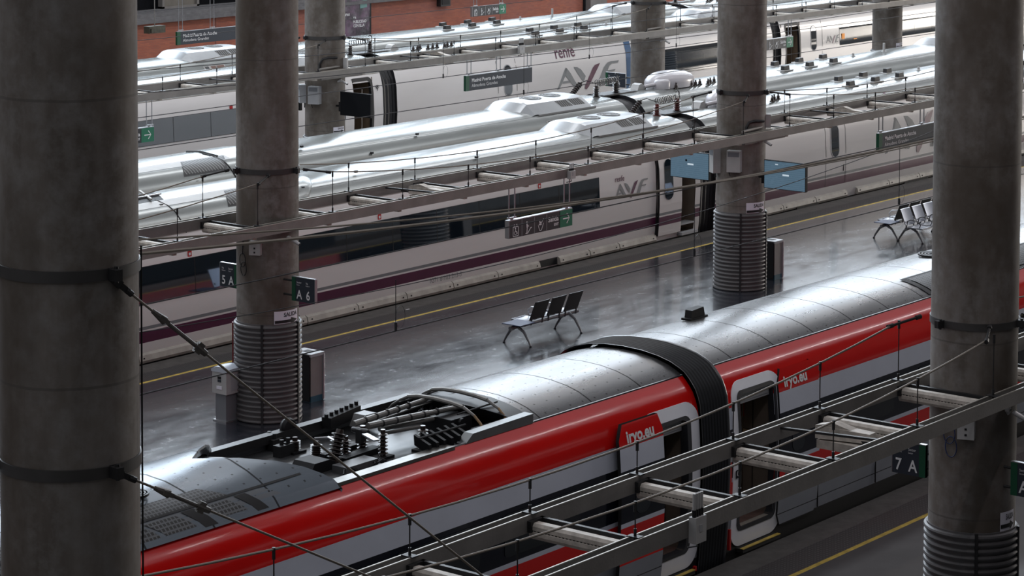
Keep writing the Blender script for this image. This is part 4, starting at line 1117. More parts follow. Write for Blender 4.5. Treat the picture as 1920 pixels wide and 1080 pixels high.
def ac_box(t, Y0, x0, grl=True):
    """roof air-conditioning fairing, x0 = left end at the crest"""
    L = 3.35; rows = []
    sec = [(.55, 0), (.62, .06), (.88, .26), (1.05, .31), (1.475, .33), (1.90, .31), (2.07, .26), (2.33, .06), (2.40, 0)]
    zb = 3.02
    def ring_(x, k):
        return [(x, Y0+1.475+(dy-1.475)*(1 if dz < .2 else 1), (azat(dy)-.02 if dz == 0 else max(azat(dy)-.015, zb+dz*k+ (0)))) for dy, dz in sec]
    mb = MB()
    xs_ = [(x0+.02, .0), (x0+.42, .94), (x0+.50, 1.0), (x0+L-.34, 1.0), (x0+L-.26, .94), (x0+L, .0)]
    rows = []
    for x, k in xs_:
        r = []
        for dy, dz in sec:
            xx = x
            if k == 0 and x < x0+1: xx = x+.28*(abs(dy-1.475)/.92)**2
            r.append((xx, Y0+dy, max(azat(dy)-.012, zb+(dz+.03)*k)))
        rows.append(r)
    mb.grid(rows); b = part('air_conditioning_box', mb, 'aroofb', t, 12)
    mb = MB(); mb.box(x0+.55, x0+L-.1, Y0+.50, Y0+.60, 3.0, 3.05); part('box_skirt', mb, mat('box_skirt_grey', (.17, .17, .17), .5, .3), b, 0)
    if grl:
        for a, c in ((x0+1.72, x0+2.25), (x0+2.31, x0+2.85)):
            mb = MB(); o = .006
            mb.poly([(a+.08, Y0+.655-o, zb+.115+.0), (c+.08, Y0+.655-o, zb+.115), (c-.02, Y0+.855-o, zb+.275), (a-.02, Y0+.855-o, zb+.275)]); part('side_grille', mb, 'louv', b, 0)
    for xx in (x0+1.35, x0+2.25):
        for r_ in (.10, .19, .28):
            mb = MB(); mb.lathe((xx, Y0+1.45, zb+.355), [(r_, 0), (r_, .012), (r_+.045, .012), (r_+.045, 0)], 20, cap=False); part('fan_grille', mb, 'fan', b, 30)
    # small outlets lower on the roof side
    for a, c in ((x0+.72, x0+.90), (x0+1.0, x0+1.62)):
        roof_patch('side_outlet_frame', t, Y0, a-.06, c+.05, .21, .345, mat('outlet_frame', (.30, .29, .28), .5), .008, n=3)
        roof_patch('side_outlet', t, Y0, a, c, .225, .33, 'louvb' if a > x0+.95 else 'dsteel', .014, n=3)
def tube_gap(Y0, x0, x1, label):
    mb = MB(); rows = []
    pr = [(Y0+a, b) for a, b in AP]+[(Y0+AW-a, b) for a, b in reversed(AP[:-1])]; cy_ = Y0+AW/2
    for i in range(9):
        x = x0-.01+(x1-x0+.02)*i/8; k = -.09-(.03 if i % 2 else 0)
        rows.append([(x, y+(k if y > cy_ else -k), z+(k if z > 2.4 else 0)) for y, z in pr if z > -.4])
    mb.grid(rows); return solo('gangway_bellows', mb, 'gap', label, 'gangway bellows', ((x0+x1)/2, cy_, -.5), None, 25)
def hv_kit(tl, t, Y0, j, dome=True, red=False):
    mt = 'insr' if red else 'ins'
    insulator(tl, (j-.14, Y0+1.35, 3.13), .34, .11, 5, mt); i2 = insulator(t, (j+.95, Y0+1.42, 3.13), .40, .12, 6, mt)
    # curled high-voltage link between the insulators
    mb = MB(); pts = []
    for i in range(90):
        u = i/89; a = u*2*pi*9; pts.append((j-.12+1.1*u, Y0+1.36+.09*sin(a)+.06*u, 3.54+.10*cos(a)))
    mb.tube(pts, .013, 5); part('coiled_link', mb, mat('coil_grey', (.22, .21, .20), .35, .7), t)
    mb = MB(); mb.tube([(j+.95+.10*sin(a), Y0+1.42, 3.62+.12*cos(a)) for a in [i*pi/8 for i in range(-2, 13)]], .016, 6); part('loop_lead', mb, 'dsteel', t)
    a = Vector((j-.95, Y0+1.75, 3.15)); ax = Vector((.62, .0, .42))
    insulator(tl, a, .72, .085, 8, 'ins', ax, 'inclined_arrester')
    mb = MB(); e = a+ax.normalized()*.72; mb.tube([e, e+Vector((.12, -.1, .05)), (j-.12, Y0+1.36, 3.52)], .013, 6); mb.box(a.x-.12, a.x+.1, a.y-.1, a.y+.1, 3.1, 3.17); part('arrester_lead', mb, 'dsteel', tl)
    mb = MB(); mb.prism([(j+.02, Y0+1.2, 3.12), (j+.05, Y0+1.2, 3.17), (j+1.6, Y0+1.2, 3.17), (j+1.9, Y0+1.2, 3.12)], (0, .5, 0)); part('cable_ramp', mb, 'gap', t, 0)
    mb = MB(); mb.prism([(j+1.95, Y0+1.35, 3.13), (j+2.05, Y0+1.35, 3.30), (j+2.2, Y0+1.35, 3.33), (j+2.42, Y0+1.35, 3.13)], (0, .28, 0)); part('cable_cone', mb, 'plast', t, 0)
    if dome:
        mb = MB(); n = 28; rows = []
        for r_, z in ((1.0, 3.12), (1.0, 3.28), (.97, 3.36), (.86, 3.46), (.65, 3.54), (.38, 3.58), (.02, 3.60)):
            rows.append([(j+3.75+r_*1.05*cos(2*pi*k/n), Y0+1.42+r_*.60*sin(2*pi*k/n), z) for k in range(n)])
        mb.grid(rows, 0, True); part('roof_dome', mb, 'dome', t, 50)
        mb = MB(); mb.lathe((j+2.95, Y0+1.15, 3.12), [(.26, 0), (.26, .22), (.20, .28), (.02, .29)], 18); mb.tube([(j+2.3, Y0+1.35, 3.22), (j+2.95, Y0+1.2, 3.28)], .06, 8); part('dome_box', mb, 'dome', t, 45)
    rr = random.Random(11)
    for i in range(9):
        x = j+(3.3 if dome else 2.6)+i*.27; y = Y0+.78+rr.uniform(-.06, .25); mb = MB()
        mb.lathe((x, y, 3.10), [(.035, 0), (.05, .03), (.05, .10), (.02, .15), (.035, .19)], 8); mb.box(x-.09, x+.09, y-.03, y+.03, 3.1, 3.14); part('roof_fitting', mb, 'ins', t)
def roof_vents(t, Y0, j):
    for i in range(3):
        for dy, dx in ((1.0, 0), (1.95, .88)):
            x = j+9.75+1.52*i+dx; y = Y0+dy; z = azat(dy)
            mb = MB(); mb.box(x-.30, x+.30, y-.14, y+.14, z-.01, z+.02, 1); mb.prism([(x-.17, y-.07, z+.01), (x-.15, y-.07, z+.15), (x+.13, y-.07, z+.16), (x+.17, y-.07, z+.01)], (0, .14, 0), 0)
            part('roof_aerial', mb, ['dsteel', 'plast'], t, 0)
    for x, h in ((j+14.9, .11), (j+17.0, .30)):
        mb = MB(); mb.lathe((x, Y0+1.5, 3.14), [(.09, 0), (.09, .02), (.045, .03), (.04, h)], 10); part('roof_mast', mb, 'plast', t)
def ave_logo(root, Y0, x0, z0, sx, sz, big, off=.012, fade=None):
    """AVE lettering as shapes; unit box 0..8.6 x 0..4.2"""
    H = AP
    def S(pts): return [(x0+(u-318)/842*sx, Y0+yat(H, z0+(1005-v-(u-318)*.0-0)/415*sz)-off, z0+(1005-v)/415*sz) for u, v in pts]
    def dsk(u, v): return (u, v+(u-318)*.118)     # remove the photographed slant of the baseline
    g = [[(318, 1005), (350, 992), (432, 800), (455, 690), (437, 680)],
         [(437, 680), (455, 688), (500, 760), (560, 890), (612, 955), (598, 970), (552, 968), (515, 930), (430, 790)],
         [(400, 880), (492, 868), (505, 900), (388, 912)],
         [(545, 672), (590, 675), (640, 710), (700, 810), (672, 905), (600, 780)],
         [(870, 900), (950, 690), (1000, 620), (1050, 600), (1160, 590), (1145, 625), (1060, 635), (1025, 670), (1000, 740), (940, 900), (900, 960), (850, 960)],
         [(985, 738), (1110, 722), (1095, 750), (975, 768)], [(860, 960), (880, 912), (1040, 895), (1022, 935)]]
    p_ = [[(690, 950), (755, 800), (800, 690), (830, 650), (900, 622), (870, 690), (770, 900), (745, 965), (715, 1010), (690, 1000)]]
    for nm, polys, mt in (('logo_letters', g, 'avelog'), ('logo_stroke', p_, 'avep')):
        mb = MB()
        for q in polys: mb.ngon(S([dsk(*w) for w in q]))
        part(nm, mb, mt, root, 0)
def renfe(root, Y0, x, z, w, off=.012):
    tm = text_mb('renfe', 1, (0, 0, 0), (1, 0, 0), (0, 0, 1), bold=.01); m_ = max(v.x for v in tm.v)
    for v in tm.v:
        zz = z+v.z*w/m_*1.05; v.x, v.y, v.z = x+v.x*w/m_, Y0+yat(AP, zz)-off, zz
    part('operator_name', tm, 'avep', root, 0)

Y1, Y2, Y3, Y4 = 38.54, 42.45, 56.05, 60.0
J1, J2, J3, J4 = 57.05, 59.5, 63.7, 63.3
# ---- front train of the pair
dh = (56.02, 56.80, .05, 2.35)
a1 = ave_car(Y1, 32.2, J1, 'white coach with long dark window band and purple stripe behind the bench', [dh])
a2 = ave_car(Y1, J1+.76, J1+24.9, 'white coach right of the blue screens with closed oval window door')
tube_gap(Y1, J1, J1+.76, 'black bellows between the coaches of the front white train')
window_band(a1, Y1, 33.5, 52.35)
# door recess and slid leaf
mb = MB(); y0 = Y1+.05; xa, xb = dh[0]-.3, dh[1]+.1
mb.poly([(xa, y0, .1), (xb, y0, .1), (xb, y0+1.3, .1), (xa, y0+1.3, .1)], 0); mb.poly([(xa, y0+1.3, .1), (xb, y0+1.3, .1), (xb, y0+1.3, 2.4), (xa, y0+1.3, 2.4)], 1)
mb.poly([(xb, y0, .1), (xb, y0+1.3, .1), (xb, y0+1.3, 2.4), (xb, y0, 2.4)], 1); mb.poly([(xa, y0, .1), (xa, y0+1.3, .1), (xa, y0+1.3, 2.4), (xa, y0, 2.4)], 1)
mb.box(xa+.3, xa+.62, y0+.3, y0+.4, .5, 2.4, 1)
part('vestibule', mb, ['inner', 'innerl'], a1, 0)
mb = MB(); mb.tube([(dh[1]-.22, y0+.25, .5), (dh[1]-.22, y0+.25, 2.2)], .02, 8); part('grab_rail', mb, 'chrome', a1)
mb = MB(); mb.box(dh[0], dh[1], Y1-.14, Y1+.02, .05, .12); mb.box(dh[0]-.05, dh[1], Y1-.02, Y1+.3, .30, .34); part('door_step', mb, 'lgrey', a1)
def leaf_a(t, Y0, x0, x1, z0, z1, stripes=True):
    o = .10; mb = MB(); zs = sorted(set([z0, z1]+[z for z in AZ if z0 < z < z1]+[1.0, 1.6, 2.0, 2.3])); f = amat(stripes)
    for za, zb_ in zip(zs, zs[1:]):
        ya, yb_ = Y0+yat(AP, za)-o, Y0+yat(AP, zb_)-o
        mb.poly([(x0, ya, za), (x1, ya, za), (x1, yb_, zb_), (x0, yb_, zb_)], f(0, (za+zb_)/2, 0))
        for x in (x0, x1): mb.poly([(x, ya, za), (x, yb_, zb_), (x, yb_+.06, zb_), (x, ya+.06, za)], 5)
    d = part('door', mb, AM, t, 0)
    H = [(a-o, b) for a, b in AP]
    xc = (x0+x1)/2-.1
    patch('oval_window', d, H, Y0, xc-.2, xc+.2, 1.12, 2.22, 'glass', off=.008, rad=.19)
    mb = MB(); mb.box(x1-.12, x1-.09, Y0-o-.02, Y0-o, .80, .98); part('door_handle', mb, 'black', d)
    return d
leaf_a(a1, Y1, 54.96, 56.02, .16, 2.50)
mb = MB(); mb.box(54.93, 54.955, Y1-.05, Y1+.05, .2, 2.5); part('door_edge_seal', mb, 'gap', a1)
renfe(a1, Y1, 53.05, 1.86, .42); ave_logo(a1, Y1, 53.05, 1.42, 1.5, .50, False)
tm = text_mb('9271 6-103 213-3', .17, (45.5, Y1-.012, .30), XD, ZD); part('serial_number', tm, 'avelog', a1, 0)
for px, py in ((355, 476), (711, 407), (1011, 349)):
    h = ahit(px, py, Y1)
    if h:
        mb = MB(); mb.poly([(h.x-.06, h.y-.012, h.z-.07), (h.x+.06, h.y-.012, h.z-.07), (h.x+.06, h.y-.010, h.z+.07), (h.x-.06, h.y-.010, h.z+.07)], 0)
        mb.poly([(h.x-.03, h.y-.014, h.z-.03), (h.x+.03, h.y-.014, h.z-.03), (h.x+.03, h.y-.013, h.z+.03), (h.x-.03, h.y-.013, h.z+.03)], 1)
        part('safety_label', mb, ['redp', 'signw'], a1, 0)
sg = []; x = 32.5
while x < 49.2: sg.append((x, x+1.72)); x += 1.73
sills(a1, Y1, sg+[(50.6, 51.9), (51.92, 53.2), (53.22, 54.9)])
mb = MB(); mb.box(49.85, 50.58, Y1+.0, Y1+.1, .04, .22); part('sill_recess', mb, 'black', a1)
# right-hand coach details
for x in (63.68, 64.82):
    mb = MB(); mb.grid([[(x, Y1+yat(AP, z)-.008, z), (x+.02, Y1+yat(AP, z)-.008, z)] for z in (.45, 1, 1.5, 2.1, 2.5)]); part('door_outline', mb, 'black', a2, 0)
oval(a2, Y1, 64.22, 1.30, 2.28)
mb = MB(); mb.box(64.70, 64.725, Y1-.045, Y1-.03, .82, 1.02); part('door_handle', mb, 'black', a2)
ave_logo(a2, Y1, 67.15, 1.05, 4.5, 1.45, True)
tm = text_mb('9711 6-103', .16, (70.9, Y1-.012, .27), XD, ZD); part('serial_number', tm, 'avelog', a2, 0)
h = ahit(1655, 210, Y1)
renfe(a2, Y1, 66.9, 2.52, 1.1)
sg = [(57.9, 59.5), (59.52, 61.3), (61.32, 63.1), (63.12, 64.9), (65.5, 67.4), (67.42, 69.3), (69.32, 71.2), (71.22, 73.1), (73.12, 75), (75.02, 77)]
sills(a2, Y1, sg)
for a, b in ((62.0, 63.2), (68.3, 69.8), (71.3, 71.9)):
    mb = MB(); mb.box(a, b, Y1-.1, Y1+.0, -.06, .05); part('skirt_opening', mb, 'black', a2)
# ---- rear train of the pair
b1 = ave_car(Y2, 34.5, J2, 'rear white coach of the pair, seen as pale roof left of the dome', (), False)
b2 = ave_car(Y2, J2+.75, J2+24.9, 'rear white coach of the pair carrying the white roof dome', (), False)
tube_gap(Y2, J2, J2+.75, 'black bellows between the coaches of the rear white train')
# ---- train with large lettering
dh3 = (62.15, 63.12, .05, 2.42)
c1_ = ave_car(Y3, 39, J3, 'white coach left of the open door, windows reflecting pale blue', [dh3], False)
dhg = (J3+25.25+.4, J3+25.25+1.45, .05, 2.42)
c2_ = ave_car(Y3, J3+.72, J3+24.6, 'white coach with giant AVE lettering beside the Madrid sign', [], False)
c3_ = ave_car(Y3, J3+25.25, J3+49, 'white coach at top right with small AVE lettering and open door', [dhg], False)
tube_gap(Y3, J3, J3+.72, 'black bellows left of the giant AVE lettering'); tube_gap(Y3, J3+24.6, J3+25.25, 'black bellows behind the green SALIDA sign at top right')
window_band(c1_, Y3, 40, 57.2)
mb = MB(); xe = 57.2; mb.grid([[(xe, Y3-.05, z), (xe+.35, Y3-.05, z)] for z in (1.2, 2.1)]); 
for t, h_, side in ((c1_, dh3, 1), (c3_, dhg, 1)):
    mb = MB(); y0 = Y3+.05; xa, xb = h_[0]-.3, h_[1]+.1
    mb.poly([(xa, y0, .1), (xb, y0, .1), (xb, y0+1.3, .1), (xa, y0+1.3, .1)], 0); mb.poly([(xa, y0+1.0, .1), (xb, y0+1.0, .1), (xb, y0+1.0, 2.5), (xa, y0+1.0, 2.5)], 1)
    mb.poly([(xb, y0, .1), (xb, y0+1.3, .1), (xb, y0+1.3, 2.5), (xb, y0, 2.5)], 1); mb.poly([(xa, y0, .1), (xa, y0+1.3, .1), (xa, y0+1.3, 2.5), (xa, y0, 2.5)], 1)
    part('vestibule', mb, ['inner', mat('vestibule_wood', (.20, .145, .10), .5, 0, .15, 4)], t, 0)
    mb = MB(); mb.tube([(h_[1]-.2, y0+.2, .6), (h_[1]-.2, y0+.2, 2.1)], .018, 8); part('grab_rail', mb, 'chrome', t)
    ring('door_seal', t, AP, Y3, (h_[0]-.05, h_[1]+.10), (.0, 2.52), (h_[0]+.02, h_[1]-.01), (.08, 2.40), .2, .15, 'gap', .012, .05)
leaf_a(c1_, Y3, 61.05, 62.12, .16, 2.5, False)
mb = MB(); cxl = J3-.28
for r_ in (.05, .10, .15):
    pts = [(cxl+r_*sin(a), Y3+yat(AP, 2.12)-.02, 2.06+r_*cos(a)) for a in [(-.8+i*.2) for i in range(9)]]; mb.tube(pts, .012, 4)
mb.lathe((cxl, Y3-.03, 2.05), [(.02, 0), (.02, .01)], 8, axis=(0, 1, 0)); part('wireless_symbol', mb, 'black', c1_)
for x in (69.95, 71.05):
    mb = MB(); mb.grid([[(x, Y3+yat(AP, z)-.008, z), (x+.02, Y3+yat(AP, z)-.008, z)] for z in (.45, 1, 1.5, 2.1, 2.5)]); part('door_outline', mb, 'black', c2_, 0)
oval(c2_, Y3, 70.55, 1.22, 2.30)
h0 = ahit(1044, 168, Y3); h1 = ahit(1160, 112, Y3)
ave_logo(c2_, Y3, h0.x, h0.z-.02, (h1.x-h0.x)*1.0, 1.05, True)
h = ahit(1041, 110, Y3); h2 = ahit(1078, 104, Y3); renfe(c2_, Y3, h.x, h.z, h2.x-h.x)
a_, b_ = ahit(1174, 120, Y3).x, ahit(1185, 120, Y3).x
mb = MB(); mb.grid([[(x, Y3+yat(AP, z)-.012, z) for x in (a_, b_)] for z in (0, .3, .8, 1.4, 2.0, 2.3, 2.5, 2.6)]); part('blue_panel', mb, 'blue', c2_, 0)
window_band(c2_, Y3, ahit(1246, 120, Y3).x, J3+23.2, 1.12, 2.1, 1.1)
xw = ahit(1574, 70, Y3).x; window_band(c3_, Y3, xw, J3+45, 1.30, 2.14, 3.3)
p = ahit(1579, 68, Y3); mb = MB(); mb.box(p.x-.05, p.x+.16, Y3-.06, Y3-.045, p.z-.12, p.z+.12); mb.box(p.x+.95, p.x+1.2, Y3-.06, Y3-.045, p.z-.2, p.z-.16); part('lit_window_sign', mb, 'orange', c3_)
oval(c3_, Y3, ahit(1525.5, 73, Y3).x, 1.25, 2.25)
x = ahit(1541, 60, Y3).x; mb = MB(); mb.grid([[(x, Y3+yat(AP, z)-.008, z), (x+.02, Y3+yat(AP, z)-.008, z)] for z in (.45, 1, 1.5, 2.1, 2.5)]); part('door_outline', mb, 'black', c3_, 0)
h = ahit(1549, 81, Y3); ave_logo(c3_, Y3, h.x, h.z, 1.15, .40, False)
mb = MB(); q = ahit(434, 200, Y3)
for pxy in ((433, 202), (1226, 88)):
    q = ahit(*pxy, Y3); mb = MB(); mb.poly([(q.x-.07, q.y-.012, q.z-.07), (q.x+.07, q.y-.012, q.z-.07), (q.x+.07, q.y-.01, q.z+.07), (q.x-.07, q.y-.01, q.z+.07)]); part('safety_label', mb, 'redp' if pxy[0] < 500 else 'black', c1_ if pxy[0] < 500 else c2_, 0)
# ---- farthest train
e1 = ave_car(Y4, 38.6, J4, 'farthest white coach, roof seen below the Madrid sign', [], False)
e2 = ave_car(Y4, J4+.75, J4+24.6, 'farthest white coach along the brick wall under the small SALIDA sign', [], False)
e3 = ave_car(Y4, J4+25.3, J4+49, 'farthest white coach at the top behind the upper columns', [], False)
tube_gap(Y4, J4, J4+.75, 'black bellows of the farthest train hidden by second column'); tube_gap(Y4, J4+24.6, J4+25.3, 'black bellows of the farthest train right of the upper column')
for t, Y0, j in ((a1, Y1, J1), (b1, Y2, J2), (c1_, Y3, J3), (e1, Y4, J4), (c2_, Y3, J3+24.7), (e2, Y4, J4+24.7), (b2, Y2, J2+24.8)): ac_box(t, Y0, j-4.55)
for tl, t, Y0, j, dm, rd in ((a1, a2, Y1, J1, True, True), (b1, b2, Y2, J2, True, False), (c1_, c2_, Y3, J3, False, False), (e2, e3, Y4, J4+24.7, False, False)): hv_kit(tl, t, Y0, j, dm, rd)
for t, Y0, j in ((a2, Y1, J1), (b2, Y2, J2), (c2_, Y3, J3), (e2, Y4, J4)): roof_vents(t, Y0, j)
# ---- raised fairing, grilles and pit on the driving-end coaches of the pair
def fairing(t, Y0, j, xa):
    mb = MB(); rows = []
    pts = [(a, b) for a, b in AP if b >= 2.62]; pts = pts+[(AW-a, b) for a, b in reversed(pts[:-1])]
    for i in range(22):
        u = i/21; r = []
        for dy, z in pts:
            s = abs(dy-AW/2)/(AW/2); xe = j-14.55-1.5*s**2.2; x = xe-(xe-xa)*(1-u)**2.2
            k = .10*min(1, ((xe-x)/.30)**.5 if xe > x else 0)
            nx = (AW/2-dy)/(AW/2); r.append((x, Y0+dy-nx*k*.55*s, z+k*(1-.5*s)))
        rows.append(r)
    mb.grid(rows); f = part('roof_fairing', mb, 'aroof', t, 35)
    # beige-grey strip along the edge of the crown
    def sk(name, x0, x1, dy0, dy1, mt, off, skew=0, par=f):
        mb = MB(); rows = []
        for jj in range(7):
            dy = dy0+(dy1-dy0)*jj/6; s = abs(dy-AW/2)/(AW/2); rows.append([(x+skew*jj/6, Y0+dy-(AW/2-dy)/(AW/2)*.055*s, azat(dy)+.10*(1-.5*s)+off) for x in (x0, x1)])
        mb.grid(rows); return part(name, mb, mt, par, 40)
    sk('crown_strip', xa, j-16.1, .66, .98, mat('strip_warm_grey', (.27, .255, .24), .45, .2, .1, 2), .006)
    g0 = j-17.98; sk('louvre_frame', g0-.04, g0+1.42, .36, .90, 'dsteel', .008, .42); sk('louvre', g0, g0+1.36, .39, .87, 'louv', .014, .40)
    rr = random.Random(5)
    for i in range(8):
        x = xa+1+i*2.1; dy = (.24, .5, .75)[i % 3]; s = abs(dy-AW/2)/(AW/2)
        mb = MB(); z = azat(dy)+.10*(1-.5*s); mb.box(x-.04, x+.04, Y0+dy-.03, Y0+dy+.03, z-.03, z+.02); part('fixing', mb, 'black', f)
    return f, sk
f1, sk1 = fairing(a1, Y1, J1, 32.2); f2, sk2 = fairing(b1, Y2, J2, 34.5)
def arc(par, Y0, x, dy0, dy1, r, mt='black', name='fairing_joint'):
    pts = []
    for i in range(17):
        dy = dy0+(dy1-dy0)*i/16; s = abs(dy-AW/2)/(AW/2); pts.append((x, Y0+dy-(AW/2-dy)/(AW/2)*.055*s, azat(dy)+.10*(1-.5*s)+.004))
    mb = MB(); mb.tube(pts, r, 6); part(name, mb, mt, par)
arc(f1, Y1, J1-19.55, .12, 1.05, .013); arc(f2, Y2, J2-16.45, .12, 1.3, .020); arc(f2, Y2, J2-16.35, .9, 1.95, .035)
sk1('equipment_pit', 33.0, J1-19.35, .98, 1.95, 'black', .008, .55)
for k in range(3):
    mb = MB(); x = J1-19.7-.5*k; mb.beam((x, Y1+1.0, 3.26), (x+.5, Y1+1.9, 3.29), .05, .03); part('pit_strut', mb, 'sill', f1, 0)
mb = MB(); mb.beam((33.2, Y1+1.05, 3.26), (J1-19.1, Y1+1.35, 3.27), .06, .03); part('pit_strut', mb, 'alu', f1, 0)

# ================================================================ hanging signs
def hang_rods(root, xs, y, z0, z1, name='hanger'):
    for x in xs:
        mb = MB()
        for d in (-.10, .10): mb.tube([(x+d, y, z0+.04), (x+d, y, z1)], .015, 6)
        mb.box(x-.14, x+.14, y-.02, y+.02, z0+.04, z0+.07); mb.box(x-.03, x+.03, y-.02, y+.02, z0, z0+.05); part(name, mb, 'alu', root)
def arrow(root, x, y, z, s, name='arrow'):
    mb = MB(); w = .10*s
    mb.poly([(x-.45*s, y, z-w/2), (x+.35*s, y, z-w/2), (x+.35*s, y, z+w/2), (x-.45*s, y, z+w/2)])
    for k in (1, -1):
        mb.poly([(x+.45*s, y, z), (x+.38*s, y, z+k*.07*s*-0), (x+.02*s, y, z+k*.38*s), (x+.10*s, y, z+k*.44*s)])
    part(name, mb, 'signw', root, 0)
def picto(root, kind, x, y, z, s):
    mb = MB()
    def head(u, v, r=.07): mb.lathe((x+u*s, y, z+v*s), [(r*s, 0), (r*s, .002)], 10, axis=(0, 1, 0))
    def ln(pts, w=.05): 
        for a, b in zip(pts, pts[1:]): mb.beam((x+a[0]*s, y, z+a[1]*s), (x+b[0]*s, y, z+b[1]*s), .003, w*s, up=(0, 0, 1))
    if kind == 'lift':
        ln([(-.3, -.45), (.3, -.45)]); ln([(-.3, .22), (.3, .22)])
        mb.beam((x-.3*s, y, z-.45*s), (x-.3*s, y, z+.22*s), .05*s, .003, up=(0, 1, 0)); mb.beam((x+.3*s, y, z-.45*s), (x+.3*s, y, z+.22*s), .05*s, .003, up=(0, 1, 0))
        head(-.02, .10); ln([(-.02, .02), (0, -.14), (.14, -.14), (.2, -.3)], .06)
        q = [(-.02+.14*cos(a), -.22+.14*sin(a)) for a in [(pi*.7+i*.45) for i in range(10)]]; ln(q, .035)
        for u in (-.14, .14): head(u, .36, .06); ln([(u-.06, .27), (u+.06, .27)], .06)
    elif kind == 'escalator':
        head(-.15, .38); ln([(-.15, .28), (-.12, -.02)], .12); ln([(-.12, -.02), (-.16, -.42)], .07); ln([(-.30, -.42), (-.05, -.42), (.30, -.06), (.42, -.06)], .06); ln([(-.12, .2), (.08, .05)], .05)
    else:
        head(-.10, .26); ln([(-.14, .14), (.06, .14)], .10); ln([(-.3, -.02), (-.12, -.42), (.08, -.42), (.34, .08)], .05); ln([(-.2, .02), (.1, .0)], .10); ln([(.02, .05), (.34, .40)], .05)
    part('pictogram', mb, 'signw', root, 0)
def station_sign(x0, x1, y, z0, z1, top, label, hx):
    t = thing('station_name_sign', label, 'sign', ((x0+x1)/2, y, z0), 'hanging station name signs')
    mb = MB(); mb.box(x0, x1, y-.04, y+.04, z0, z1, 0); part('board', mb, 'signd', t, 0)
    mb = MB(); mb.box(x0-.01, x0+.16, y-.045, y+.045, z0, z1, 0); part('green_edge', mb, 'signgd', t, 0)
    mb = MB(); mb.box(x0, x1, y-.042, y+.042, z1, z1+.015); part('top_rail', mb, 'alu', t, 0)
    h = z1-z0
    for body, zz, sz, bo in (('Madrid Puerta de Atocha', z0+h*.56, h*.33, .004), ('Almudena Grandes', z0+h*.22, h*.31, 0)):
        tm = text_mb(body, sz, (0, 0, 0), (1, 0, 0), (0, 0, 1), bold=bo); w = max(v.x for v in tm.v)
        ww = (1.80 if bo else 1.36)*(h/.5)
        for v in tm.v: v.x, v.y, v.z = x0+.28+v.x*ww/w, y-.045, zz+v.z
        part('lettering', tm, 'signw', t, 0)
    hang_rods(t, hx, y, z1, top); return t
def exit_sign(x0, x1, y, z0, z1, top, label, hx, right_part=1.0):
    t = thing('exit_sign', label, 'sign', ((x0+x1)/2, y, z0), 'hanging Salida exit signs')
    L = x1-x0; h = z1-z0; xg = x1-h*1.18
    mb = MB(); mb.box(x0, x1, y-.05, y+.05, z0, z1); part('board', mb, mat('exit_charcoal', (.022, .024, .030), .4), t, 0)
    mb = MB(); mb.box(xg, x1+.005, y-.055, y+.05, z0, z1); part('green_field', mb, 'signg', t, 0)
    mb = MB(); mb.box(x0, x1, y-.055, y+.055, z1, z1+.018); mb.box(x0-.012, x0, y-.055, y+.055, z0, z1+.018); part('top_rail', mb, 'alu', t, 0)
    arrow(t, (xg+x1)/2, y-.060, (z0+z1)/2, h*.72)
    u = (xg-x0); cell = u*.245
    for i, k in enumerate(('lift', 'escalator', 'ramp')):
        picto(t, k, x0+cell*(i+.5), y-.054, (z0+z1)/2-.02, h*.80)
        mb = MB(); mb.box(x0+cell*(i+1)-.006, x0+cell*(i+1)+.006, y-.053, y-.05, z0+.01, z1-.01); part('divider', mb, 'lgrey', t, 0)
    for body, zz, sz, ww in (('Salida', z0+h*.48, h*.40, cell*.86), ('EXIT', z0+h*.20, h*.22, cell*.38)):
        tm = text_mb(body, sz, (0, 0, 0), (1, 0, 0), (0, 0, 1), bold=.003); w = max(v.x for v in tm.v)
        xr = xg-.05
        for v in tm.v: v.x, v.y, v.z = xr-ww+v.x*ww/w, y-.054, zz+v.z
        part('lettering', tm, 'signw', t, 0)
    hang_rods(t, hx, y, z1, top); return t
exit_sign(41.10, 43.31, 32.65, 2.66, 3.03, 3.75, 'hanging SALIDA exit sign with green arrow in front of the dark train windows', (41.25, 43.18))
station_sign(60.52, 63.91, 49.8, 2.74, 3.22, 3.78, 'Madrid Puerta de Atocha sign hanging before the giant AVE lettering train', (60.72, 62.2, 63.8))
station_sign(56.58, 59.98, 32.65, 2.83, 3.29, 3.75, 'Madrid Puerta de Atocha sign hanging at right beside the large column', (56.72, 58.9))
station_sign(64.42, 67.82, 66.8, 2.80, 3.29, 9, 'Madrid Puerta de Atocha sign before the brick wall at top left', (64.62, 66.25))
exit_sign(44.9, 47.10, 49.8, 2.59, 2.98, 3.75, 'partly hidden exit sign with green arrow beside the left column', (45.2, 46.98))
exit_sign(81.6, 83.88, 66.8, 2.71, 3.11, 9, 'small exit sign before the brick wall at top centre', (81.85, 83.6))
exit_sign(77.6, 79.82, 49.8, 2.68, 3.07, 3.75, 'exit sign with green arrow beside the open train door at top right', (77.9, 79.65))

